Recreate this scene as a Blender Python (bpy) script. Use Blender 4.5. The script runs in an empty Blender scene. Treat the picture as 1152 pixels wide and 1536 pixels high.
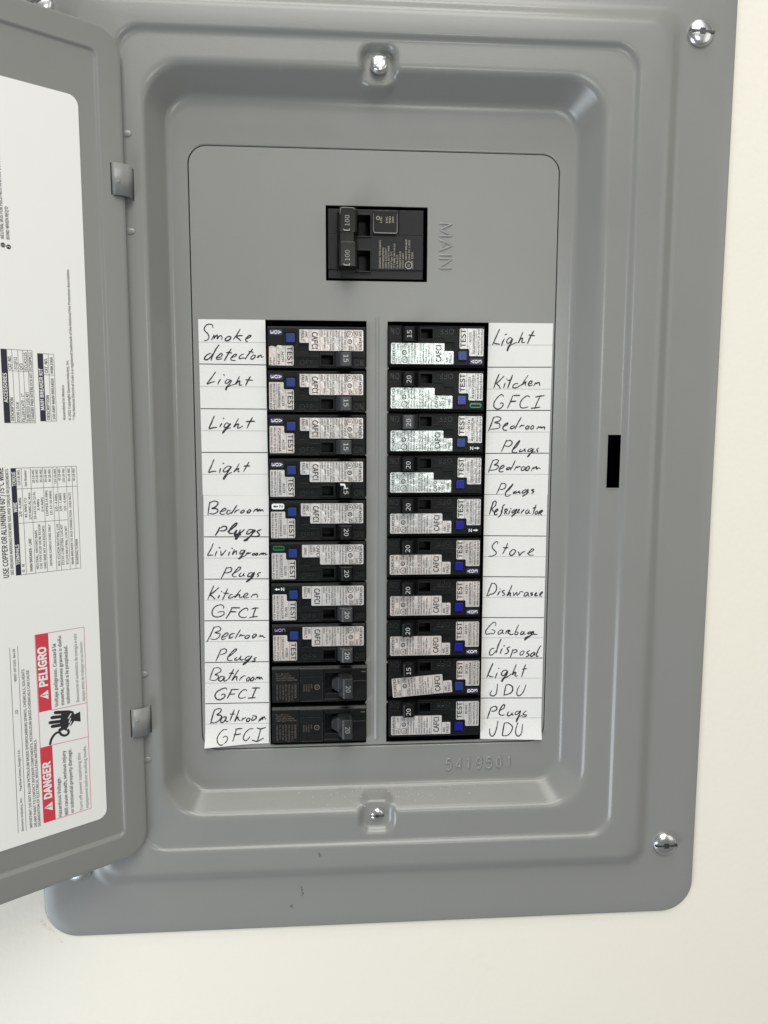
import bpy, math, random
from mathutils import Vector, Matrix
random.seed(7)
K = 0.0254                       # the panel is measured in inches, Blender in metres
R = math.radians
scene = bpy.context.scene
col = scene.collection

# ------------------------------------------------------------------ camera
def W(x, y, z):                  # panel inches (right, up, towards viewer) -> world metres
    return (x*K, -z*K, y*K)
cam_d = bpy.data.cameras.new("camera")
cam = bpy.data.objects.new("camera", cam_d)
col.objects.link(cam)
cam_d.sensor_fit = 'VERTICAL'; cam_d.sensor_height = 24.0
cam_d.lens = 24.0*1154/1536
cam_d.clip_start = 0.01; cam_d.clip_end = 100
ROWS = [(0.9974669, 0.0029680, 0.0710699), (0.0052652, 0.9933075, -0.1153797), (-0.0709367, 0.1154617, 0.9907758)]
ax = [Vector(W(*r))/K for r in ROWS]
m = Matrix((ax[0], ax[1], ax[2])).transposed().to_4x4()
m.translation = Vector(W(-1.20456, 2.28613, 18.14172))
cam.matrix_world = m
scene.camera = cam

# ------------------------------------------------------------------ light of the room and added fill
world = bpy.data.worlds.new("World"); scene.world = world; world.use_nodes = True
wn = world.node_tree.nodes["Background"]
wn.inputs[0].default_value = (1.0, 0.99, 0.97, 1); wn.inputs[1].default_value = 0.18
def area(name, loc, target, sx, sy, power, color):
    d = bpy.data.lights.new(name, 'AREA'); d.shape = 'RECTANGLE'; d.size = sx*K; d.size_y = sy*K
    d.energy = power; d.color = color
    o = bpy.data.objects.new(name, d); col.objects.link(o)
    p = Vector(W(*loc)); t = Vector(W(*target))
    o.location = p; o.rotation_euler = (t-p).to_track_quat('-Z', 'Y').to_euler()
    return o
area("ceiling_light", (4, 72, 70), (0, 2, 0), 64, 50, 43, (1.0, 0.985, 0.94))
area("overhead_fill", (0, 84, 26), (0, -4, 0), 50, 20, 14.5, (1.0, 0.985, 0.95))  # added light, brightens the lower recess slope; no such fixture known
area("window_light", (-62, -52, 36), (-8, -10, 0), 46, 46, 8.5, (0.86, 0.93, 1.0))
area("floor_level_window", (-36, -28, 30), (-10, -11, 0), 26, 26, 7.6, (0.82, 0.90, 1.0))
area("right_fill", (58, 12, 46), (-2, 2, 0), 40, 50, 4.05, (1.0, 0.97, 0.90))  # added fill from the right; no window known on that side
area("sticker_glare_light", (9, 8, 54), (1, 3, 0), 9, 9, 1.94, (0.95, 1.0, 0.97))  # added behind the camera to put glare on the upper right stickers
scene.view_settings.view_transform = 'Standard'; scene.view_settings.look = 'None'
scene.view_settings.exposure = 0.07; scene.view_settings.gamma = 1.0
scene.render.engine = 'CYCLES'
scene.cycles.max_bounces = 6; scene.cycles.use_denoising = True

# ------------------------------------------------------------------ materials
def mat(name, color, rough=0.5, metal=0.0, bump=0.0, bscale=300.0, var=0.0, vscale=40.0, spec=0.5, bevel=0.0, rvar=0.0, detail=3.0):
    mt = bpy.data.materials.new(name); mt.use_nodes = True
    nt = mt.node_tree; b = nt.nodes["Principled BSDF"]
    b.inputs["Base Color"].default_value = (*color, 1); b.inputs["Roughness"].default_value = rough
    b.inputs["Metallic"].default_value = metal; b.inputs["Specular IOR Level"].default_value = spec
    tc = nt.nodes.new("ShaderNodeTexCoord")
    norm = None
    if bevel:
        bv = nt.nodes.new("ShaderNodeBevel"); bv.samples = 4; bv.inputs["Radius"].default_value = bevel
        norm = bv.outputs[0]
    if bump:
        n = nt.nodes.new("ShaderNodeTexNoise"); n.inputs["Scale"].default_value = bscale; n.inputs["Detail"].default_value = detail
        nt.links.new(tc.outputs["Object"], n.inputs["Vector"])
        bp = nt.nodes.new("ShaderNodeBump"); bp.inputs["Strength"].default_value = bump; bp.inputs["Distance"].default_value = 0.001
        nt.links.new(n.outputs["Fac"], bp.inputs["Height"])
        if norm: nt.links.new(norm, bp.inputs["Normal"])
        norm = bp.outputs[0]
    if norm: nt.links.new(norm, b.inputs["Normal"])
    if var or rvar:
        n2 = nt.nodes.new("ShaderNodeTexNoise"); n2.inputs["Scale"].default_value = vscale; n2.inputs["Detail"].default_value = 5
        nt.links.new(tc.outputs["Object"], n2.inputs["Vector"])
        if var:
            mx = nt.nodes.new("ShaderNodeMix"); mx.data_type = 'RGBA'
            mx.inputs["A"].default_value = (*[c*(1-var) for c in color], 1); mx.inputs["B"].default_value = (*[min(1, c*(1+var)) for c in color], 1)
            nt.links.new(n2.outputs["Fac"], mx.inputs["Factor"]); nt.links.new(mx.outputs["Result"], b.inputs["Base Color"])
        if rvar:
            mr = nt.nodes.new("ShaderNodeMapRange"); mr.inputs["To Min"].default_value = rough-rvar; mr.inputs["To Max"].default_value = rough+rvar
            nt.links.new(n2.outputs["Fac"], mr.inputs["Value"]); nt.links.new(mr.outputs["Result"], b.inputs["Roughness"])
    return mt
PAINT = mat("grey_enamel", (0.226, 0.229, 0.218), 0.25, bump=0.05, bscale=1500, var=0.025, vscale=25, rvar=0.05)
PLATE = mat("grey_enamel_flat", (0.230, 0.233, 0.222), 0.34, bump=0.06, bscale=1400, var=0.02, vscale=30, rvar=0.04)
WALL = mat("wall_paint", (0.785, 0.75, 0.66), 0.6, bump=0.18, bscale=300, var=0.012, vscale=9, spec=0.3)
GYPSUM = mat("gypsum_edge", (0.62, 0.60, 0.55), 0.9)
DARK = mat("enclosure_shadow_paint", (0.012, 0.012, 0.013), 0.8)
PAPER = mat("white_paper", (0.71, 0.71, 0.69), 0.75, bump=0.10, bscale=900, var=0.015, vscale=120, spec=0.25)
INK = mat("black_pen_ink", (0.018, 0.018, 0.022), 0.55)
RULE = mat("printed_rule", (0.035, 0.037, 0.037), 0.7)
FAINT = mat("faint_printed_rule", (0.42, 0.42, 0.41), 0.8)
PLASTIC = mat("black_moulded_plastic", (0.005, 0.0056, 0.006), 0.40, spec=0.24, bump=0.12, bscale=2500, bevel=0.00022, rvar=0.08, vscale=200)
PLASTIC2 = mat("charcoal_moulded_plastic", (0.0065, 0.0072, 0.0076), 0.33, spec=0.32, bump=0.10, bscale=2500, bevel=0.0004, rvar=0.08, vscale=200)
HANDLE = mat("charcoal_handle_plastic", (0.048, 0.052, 0.054), 0.32, spec=0.5, bump=0.08, bscale=2000, bevel=0.00055)
HANDLE2 = mat("dark_handle_plastic", (0.026, 0.029, 0.030), 0.30, spec=0.5, bump=0.08, bscale=2000, bevel=0.00055)
HOLE = mat("deep_recess", (0.004, 0.004, 0.004), 0.8)
PRINT = mat("black_print", (0.02, 0.02, 0.024), 0.5)
PRINTG = mat("grey_print", (0.05, 0.05, 0.05), 0.5)
SOFT = mat("soft_white_print", (0.52, 0.53, 0.52), 0.5)
DIM = mat("worn_white_print", (0.30, 0.30, 0.28), 0.5)
WHITE = mat("white_print", (0.78, 0.79, 0.78), 0.5)
BEIGE = mat("beige_print", (0.42, 0.39, 0.33), 0.5)
BLUE = mat("blue_button_plastic", (0.010, 0.030, 0.16), 0.35, bevel=0.0003)
BLUE2 = mat("deep_blue_button_plastic", (0.005, 0.006, 0.20), 0.3, bevel=0.0003)
PURPLE = mat("purple_badge", (0.035, 0.025, 0.075), 0.35)
GREEN = mat("green_indicator_plastic", (0.01, 0.13, 0.05), 0.25)
SMOKE = mat("smoked_tab_plastic", (0.012, 0.012, 0.0115), 0.22, bevel=0.0006)
CHROME = mat("zinc_plated_steel", (0.78, 0.80, 0.80), 0.26, 1.0)
SHEET = mat("white_vinyl_label", (0.82, 0.82, 0.80), 0.34, var=0.008, vscale=20)
RED = mat("red_print", (0.60, 0.045, 0.07), 0.45)
NAVY = mat("dark_blue_black_print", (0.012, 0.012, 0.030), 0.45)
HINGE = mat("hinge_grey_enamel", (0.222, 0.226, 0.220), 0.36, bump=0.05, bscale=1500)
DUST = mat("pale_drywall_dust", (0.42, 0.40, 0.33), 0.9)
SCUFF = mat("dark_scuff", (0.11, 0.11, 0.11), 0.8)
EMBM = mat("raised_mark_plastic", (0.05, 0.055, 0.055), 0.4)
EMBO = mat("moulded_letter_plastic", (0.011, 0.012, 0.012), 0.35)  # slightly lighter than the body so the raised letters show
EDGE = mat("painted_edge_highlight", (0.22, 0.22, 0.20), 0.3)  # pale colour stands in for highlights along the tab and toggle rims
def foil(name, a, c, metal, rough):
    mt = mat(name, a, rough, metal, bump=0.5, bscale=260, detail=2)
    nt = mt.node_tree; b = nt.nodes["Principled BSDF"]
    tc = nt.nodes.new("ShaderNodeTexCoord"); n = nt.nodes.new("ShaderNodeTexNoise"); n.inputs["Scale"].default_value = 70; n.inputs["Detail"].default_value = 4
    oi = nt.nodes.new("ShaderNodeObjectInfo"); ad = nt.nodes.new("ShaderNodeVectorMath"); ad.operation = 'ADD'
    sc_ = nt.nodes.new("ShaderNodeMath"); sc_.operation = 'MULTIPLY'; sc_.inputs[1].default_value = 3.7
    nt.links.new(oi.outputs["Random"], sc_.inputs[0])
    nt.links.new(tc.outputs["Object"], ad.inputs[0]); nt.links.new(sc_.outputs[0], ad.inputs[1]); nt.links.new(ad.outputs[0], n.inputs["Vector"])
    mx = nt.nodes.new("ShaderNodeMix"); mx.data_type = 'RGBA'; mx.inputs["A"].default_value = (*a, 1); mx.inputs["B"].default_value = (*c, 1)
    cr = nt.nodes.new("ShaderNodeMapRange"); cr.inputs["From Min"].default_value = 0.38; cr.inputs["From Max"].default_value = 0.62
    nt.links.new(n.outputs["Fac"], cr.inputs["Value"]); nt.links.new(cr.outputs["Result"], mx.inputs["Factor"]); nt.links.new(mx.outputs["Result"], b.inputs["Base Color"])
    return mt
FOIL = foil("silver_foil_sticker", (0.58, 0.575, 0.56), (0.66, 0.63, 0.61), 0.3, 0.34)
FOILP = foil("pinkish_foil_sticker", (0.56, 0.535, 0.51), (0.70, 0.625, 0.59), 0.3, 0.32)
FOILG = foil("glare_foil_sticker", (0.74, 0.78, 0.75), (0.60, 0.64, 0.62), 0.35, 0.30)  # paler copy of the foil, glare put into its base colour

# ------------------------------------------------------------------ mesh helpers
class MB:
    def __init__(s): s.v = []; s.f = []
    def box(s, x0, x1, y0, y1, z0, z1):
        b = len(s.v)
        s.v += [(x0,y0,z0),(x1,y0,z0),(x1,y1,z0),(x0,y1,z0),(x0,y0,z1),(x1,y0,z1),(x1,y1,z1),(x0,y1,z1)]
        s.f += [tuple(b+i for i in q) for q in ((3,2,1,0),(4,5,6,7),(0,1,5,4),(1,2,6,5),(2,3,7,6),(3,0,4,7))]
    def prism(s, pts, z0, z1, back=True):            # outline counter-clockwise in x, y
        if area2(pts) < 0: pts = pts[::-1]
        b = len(s.v); n = len(pts)
        s.v += [(x, y, z1) for x, y in pts] + [(x, y, z0) for x, y in pts]
        s.f.append(tuple(b+i for i in range(n)))
        if back: s.f.append(tuple(b+n+i for i in reversed(range(n))))
        s.f += [(b+i, b+n+i, b+n+(i+1) % n, b+(i+1) % n) for i in range(n)]
    def cross(s, prof, y0, y1):                      # profile in x, z swept along y
        b = len(s.v); n = len(prof)
        s.v += [(x, y0, z) for x, z in prof] + [(x, y1, z) for x, z in prof]
        s.f += [tuple(b+i for i in range(n)), tuple(b+n+i for i in reversed(range(n)))]
        s.f += [(b+(i+1) % n, b+i, b+n+i, b+n+(i+1) % n) for i in range(n)]
    def quadz(s, pts, z):
        b = len(s.v); s.v += [(x, y, z) for x, y in pts]; s.f.append(tuple(range(b, b+len(pts))))
    def line(s, x0, y0, x1, y1, w, z):
        dx, dy = x1-x0, y1-y0; L = math.hypot(dx, dy) or 1; nx, ny = -dy/L*w/2, dx/L*w/2
        s.quadz([(x0-nx, y0-ny), (x1-nx, y1-ny), (x1+nx, y1+ny), (x0+nx, y0+ny)], z)
    def ring(s, cx, cy, r0, r1, z, n=16):
        b = len(s.v)
        for i in range(n):
            a = 2*math.pi*i/n; s.v += [(cx+r0*math.cos(a), cy+r0*math.sin(a), z), (cx+r1*math.cos(a), cy+r1*math.sin(a), z)]
        s.f += [(b+2*i, b+2*i+1, b+(2*i+3) % (2*n), b+(2*i+2) % (2*n)) for i in range(n)]
    def disc(s, cx, cy, r, z, n=16, ry=None):
        ry = ry or r
        s.quadz([(cx+r*math.cos(2*math.pi*i/n), cy+ry*math.sin(2*math.pi*i/n)) for i in range(n)], z)
    def text(s, body, x, y, d, size, z, width=None, bold=0.0, ext=None, tilt=0.0):
        """d = 'r','cw','ccw','l': reading direction; x, y = start of the base line; ext = relief height"""
        vs, fs, w = glyphs(body, bold, ext is not None)
        sx = size if width is None else width/max(w, 1e-6)
        (ax_, ay), (bx, by) = {'r': ((1,0),(0,1)), 'cw': ((0,-1),(1,0)), 'ccw': ((0,1),(-1,0)), 'l': ((-1,0),(0,-1))}[d]
        if tilt:
            c_, s_ = math.cos(tilt), math.sin(tilt)
            ax_, ay, bx, by = ax_*c_-ay*s_, ax_*s_+ay*c_, bx*c_-by*s_, bx*s_+by*c_
        b = len(s.v)
        for p in vs:
            a, c = p[0]*sx, p[1]*size
            s.v.append((x+a*ax_+c*bx, y+a*ay+c*by, z + (p[2]*ext if ext is not None else 0)))
        s.f += [tuple(b+i for i in f) for f in fs]
    def ribbon(s, pts, w, z, cap=True):
        n = len(pts); b = len(s.v)
        for i, (x, y) in enumerate(pts):
            x0, y0 = pts[max(0, i-1)]; x1, y1 = pts[min(n-1, i+1)]
            dx, dy = x1-x0, y1-y0; L = math.hypot(dx, dy) or 1
            ww = (w[i] if isinstance(w, list) else w)/2
            s.v += [(x-dy/L*ww, y+dx/L*ww, z), (x+dy/L*ww, y-dx/L*ww, z)]
        s.f += [(b+2*i, b+2*i+1, b+2*i+3, b+2*i+2) for i in range(n-1)]
        if cap:
            for q in (0, n-1): s.disc(pts[q][0], pts[q][1], (w[q] if isinstance(w, list) else w)/2, z+0.0004, 8)
    def mesh(s, name, smooth=False, flat_world=False):
        me = bpy.data.meshes.new(name)
        me.from_pydata([W(*p) for p in s.v], [], s.f); me.update()
        if smooth: me.polygons.foreach_set("use_smooth", [True]*len(me.polygons))
        return me
    def build(s, name, material, parent=None, smooth=False):
        me = s.mesh(name, smooth); me.materials.append(material)
        return link(name, me, parent)
def ridge(mb, pts, w, h, z):
    """soft pressed ridge along a stroke"""
    n = len(pts); b = len(mb.v)
    for i, (x, y) in enumerate(pts):
        x0, y0 = pts[max(0, i-1)]; x1, y1 = pts[min(n-1, i+1)]
        dx, dy = x1-x0, y1-y0; L = math.hypot(dx, dy) or 1; nx, ny = -dy/L, dx/L
        ex = 0 if 0 < i < n-1 else 1
        for o, k in ((-.5, 0), (-.30, .85), (0, 1), (.30, .85), (.5, 0)):
            mb.v.append((x+nx*o*w, y+ny*o*w, z+h*k*(1 if not ex else .35)))
    mb.f += [(b+5*i+j, b+5*i+5+j, b+5*i+6+j, b+5*i+1+j) for i in range(n-1) for j in range(4)]
STROKE = {'M': [[(0,0),(0,1)],[(0,1),(.42,.05)],[(.42,.05),(.84,1)],[(.84,1),(.84,0)]], 'A': [[(0,0),(.38,1)],[(.38,1),(.76,0)],[(.15,.36),(.61,.36)]],
 'I': [[(0,0),(0,1)]], 'N': [[(0,0),(0,1)],[(0,1),(.66,0)],[(.66,0),(.66,1)]],
 '5': [[(.55,1),(.1,1),(.05,.58),(.3,.66),(.55,.5),(.58,.25),(.4,.03),(.15,.02),(0,.15)]], '4': [[(.45,0),(.45,1),(0,.3),(.62,.3)]],
 '1': [[(.1,.78),(.3,1),(.3,0)]], '9': [[(.55,.68),(.5,.92),(.28,1),(.05,.88),(.02,.62),(.2,.46),(.45,.5),(.55,.68),(.55,.35),(.42,.06),(.1,.03)]],
 '0': [[(.28,0),(.06,.2),(.04,.75),(.28,1),(.5,.75),(.5,.2),(.28,0)]]}
def stamped(mb, s, x, y, d, hgt, total, w, h, z, tilt=0.0, at=None):
    step = total/len(s)
    for i, c in enumerate(s):
        for st in STROKE[c]:
            st = [(a[0]*.8 if c not in 'MAN' else a[0]*1.05, a[1]) for a in st]
            dense = []
            for p, q in zip(st, st[1:]):
                dense += [(p[0]+(q[0]-p[0])*k/5, p[1]+(q[1]-p[1])*k/5) for k in range(5)]
            dense.append(st[-1])
            P_ = []
            for a, c_ in dense:
                u, v = (at[i] if at else i*step)+a*hgt, c_*hgt
                P_.append((x+u, y+v+u*tilt) if d == 'r' else (x+v, y-u))
            ridge(mb, P_, w, h, z)
def area2(p): return sum(p[i][0]*p[(i+1) % len(p)][1]-p[(i+1) % len(p)][0]*p[i][1] for i in range(len(p)))
def link(name, me, parent=None):
    o = bpy.data.objects.new(name, me); col.objects.link(o)
    if parent: o.parent = parent
    return o
_g = {}; _cap = [1.0]
FONT = None
try:                                                 # Blender's own interface sans, when it is there
    import os
    FONT = bpy.data.fonts.load(os.path.join(bpy.utils.resource_path('LOCAL'), "datafiles", "fonts", "Noto Sans CJK Regular.woff2"))
except Exception: FONT = None
def glyphs(body, bold, solid):
    key = (body, bold, solid)
    if _cap[0] == 1.0 and body != 'H':
        vs, _, _ = glyphs('H', 0.0, False); _cap[0] = .72/max(v[1] for v in vs); _g.clear()
    if key in _g: return _g[key]
    cu = bpy.data.curves.new("t", 'FONT'); cu.body = body; cu.size = 1.0; cu.resolution_u = 2 if len(body) > 8 else 3
    cu.offset = bold
    if FONT: cu.font = FONT
    if solid: cu.extrude = 0.0; cu.bevel_depth = 0.045; cu.bevel_resolution = 1; cu.offset = bold-.03; cu.resolution_u = 3
    o = bpy.data.objects.new("t", cu); col.objects.link(o)
    me = bpy.data.meshes.new_from_object(o)
    vs = [(v.co.x, v.co.y, v.co.z/.09) for v in me.vertices]; fs = [tuple(p.vertices) for p in me.polygons]
    bpy.data.objects.remove(o); bpy.data.curves.remove(cu); bpy.data.meshes.remove(me)
    x0 = min((v[0] for v in vs), default=0); w = max((v[0] for v in vs), default=1)-x0
    s_ = _cap[0] if body != 'H' or _cap[0] != 1.0 else 1.0; w *= s_; vs = [((v[0]-x0)*s_, v[1]*s_, v[2]) for v in vs]
    _g[key] = (vs, fs, w); return _g[key]
def rrect(x0, x1, y0, y1, r, n=6):
    pts = []
    for cx, cy, a in ((x1-r, y1-r, 0), (x0+r, y1-r, 90), (x0+r, y0+r, 180), (x1-r, y0+r, 270)):
        for i in range(n+1):
            t = R(a+90*i/n); pts.append((cx+r*math.cos(t), cy+r*math.sin(t)))
    return pts
def relief(mb, X0, X1, Y0, Y1, base, zb, rects):
    """stepped solid: rects (x0, x1, y0, y1, h), later ones win"""
    xs = sorted({round(a, 4) for r in rects for a in r[:2] if X0 <= a <= X1} | {X0, X1})
    ys = sorted({round(a, 4) for r in rects for a in r[2:4] if Y0 <= a <= Y1} | {Y0, Y1})
    nx, ny = len(xs)-1, len(ys)-1
    H = [[base]*nx for _ in range(ny)]
    for j in range(ny):
        for i in range(nx):
            cx, cy = (xs[i]+xs[i+1])/2, (ys[j]+ys[j+1])/2
            for r in rects:
                if r[0] < cx < r[1] and r[2] < cy < r[3]: H[j][i] = r[4]
    def h(i, j): return H[j][i] if 0 <= i < nx and 0 <= j < ny else zb
    def q(*p): b = len(mb.v); mb.v.extend(p); mb.f.append((b, b+1, b+2, b+3))
    for j in range(ny):
        for i in range(nx):
            z = H[j][i]; x0, x1, y0, y1 = xs[i], xs[i+1], ys[j], ys[j+1]
            q((x0,y0,z), (x1,y0,z), (x1,y1,z), (x0,y1,z))
    for j in range(ny):
        for i in range(nx+1):
            a, b = h(i-1, j), h(i, j)
            if a != b:
                x, y0, y1 = xs[i], ys[j], ys[j+1]
                if a > b: q((x,y0,b), (x,y1,b), (x,y1,a), (x,y0,a))
                else: q((x,y1,a), (x,y0,a), (x,y0,b), (x,y1,b))
    for j in range(ny+1):
        for i in range(nx):
            a, b = h(i, j-1), h(i, j)
            if a != b:
                y, x0, x1 = ys[j], xs[i], xs[i+1]
                if a > b: q((x1,y,b), (x0,y,b), (x0,y,a), (x1,y,a))
                else: q((x0,y,a), (x1,y,a), (x1,y,b), (x0,y,b))
def tag(o, label=None, cat=None, group=None, kind=None):
    if label: o['label'] = label
    if cat: o['category'] = cat
    if group: o['group'] = group
    if kind: o['kind'] = kind
    return o
def empty(name, x, y, z, roll=0.0):
    o = bpy.data.objects.new(name, None); col.objects.link(o); o.empty_display_size = 0.01
    o.location = W(x, y, z); o.rotation_euler = (0, roll, 0)
    return o

# nested rounded rectangles swept into one pressed sheet
def fillet(keys):
    """keys: (x0, x1, y0, y1, r, z, fillet length) -> smooth list of rings"""
    def L(a, b): return max(1e-6, math.sqrt((a[1]-b[1])**2+(a[5]-b[5])**2))
    def mixv(a, b, t): return tuple(a[i]*(1-t)+b[i]*t for i in range(6))
    out = [keys[0][:6]]
    for i in range(1, len(keys)-1):
        p, k, n = keys[i-1], keys[i], keys[i+1]
        f = k[6]
        if f <= 0: out.append(k[:6]); continue
        a = mixv(k, p, min(.5, f/L(k, p))); b = mixv(k, n, min(.5, f/L(k, n)))
        for s_ in range(7):
            t = s_/6; out.append(tuple((1-t)**2*a[j]+2*t*(1-t)*k[j]+t*t*b[j] for j in range(6)))
    out.append(keys[-1][:6]); return out
def densify(rings, step):
    out = [rings[0]]
    for a, b in zip(rings, rings[1:]):
        d = math.hypot(a[1]-b[1], a[5]-b[5]); n = max(1, math.ceil(d/step))
        for i in range(1, n+1): t = i/n; out.append(tuple(a[j]*(1-t)+b[j]*t for j in range(6)))
    return out
def ring_pts(k, xs, ys, nc=14):
    x0, x1, y0, y1, r, z = k; p = []
    def arc(cx, cy, a0):
        for i in range(nc+1):
            t = R(a0+90*i/nc); p.append((cx+r*math.cos(t), cy+r*math.sin(t), z))
    arc(x1-r, y1-r, 0); p.extend((x, y1, z) for x in reversed(xs))
    arc(x0+r, y1-r, 90); p.extend((x0, y, z) for y in reversed(ys))
    arc(x0+r, y0+r, 180); p.extend((x, y0, z) for x in xs)
    arc(x1-r, y0+r, 270); p.extend((x1, y, z) for y in ys)
    return p

# handwriting: pen strokes in thousandths of an inch on the panel
STRIPS = {'LU': [(-4156, 4609), (-2643, 4613), (-2628, 579), (-4148, 592)], 'LL': [(-4133, 587), (-2621, 578), (-2702, -5487), (-4230, -5509)], 'RU': [(2535, 4609), (4066, 4613), (4047, 570), (2504, 591)], 'RL': [(2504, 577), (4039, 571), (4043, -5547), (2506, -5512)]}
RULES = {'LU': [(1, 3607, 3597), (1, 2592, 2588), (1, 1588, 1582), (0, 4096, 4103), (0, 3095, 3094), (0, 2091, 2084), (0, 1080, 1080)], 'LL': [(1, -392, -404), (1, -1403, -1412), (1, -2409, -2421), (1, -3432, -3439), (1, -4453, -4460), (0, 109, 100), (0, -897, -911), (0, -1907, -1909), (0, -2921, -2924), (0, -3947, -3947), (0, -4963, -4982)], 'RU': [(1, 3587, 3599), (1, 2579, 2585), (1, 1564, 1571), (0, 4098, 4113), (0, 3082, 3086), (0, 2071, 2074), (0, 1068, 1065)], 'RL': [(1, -414, -436), (1, -1418, -1445), (1, -2431, -2458), (1, -3446, -3480), (1, -4468, -4500), (0, 81, 66), (0, -922, -941), (0, -1929, -1950), (0, -2941, -2960), (0, -3957, -3990), (0, -4980, -5014)]}
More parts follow.
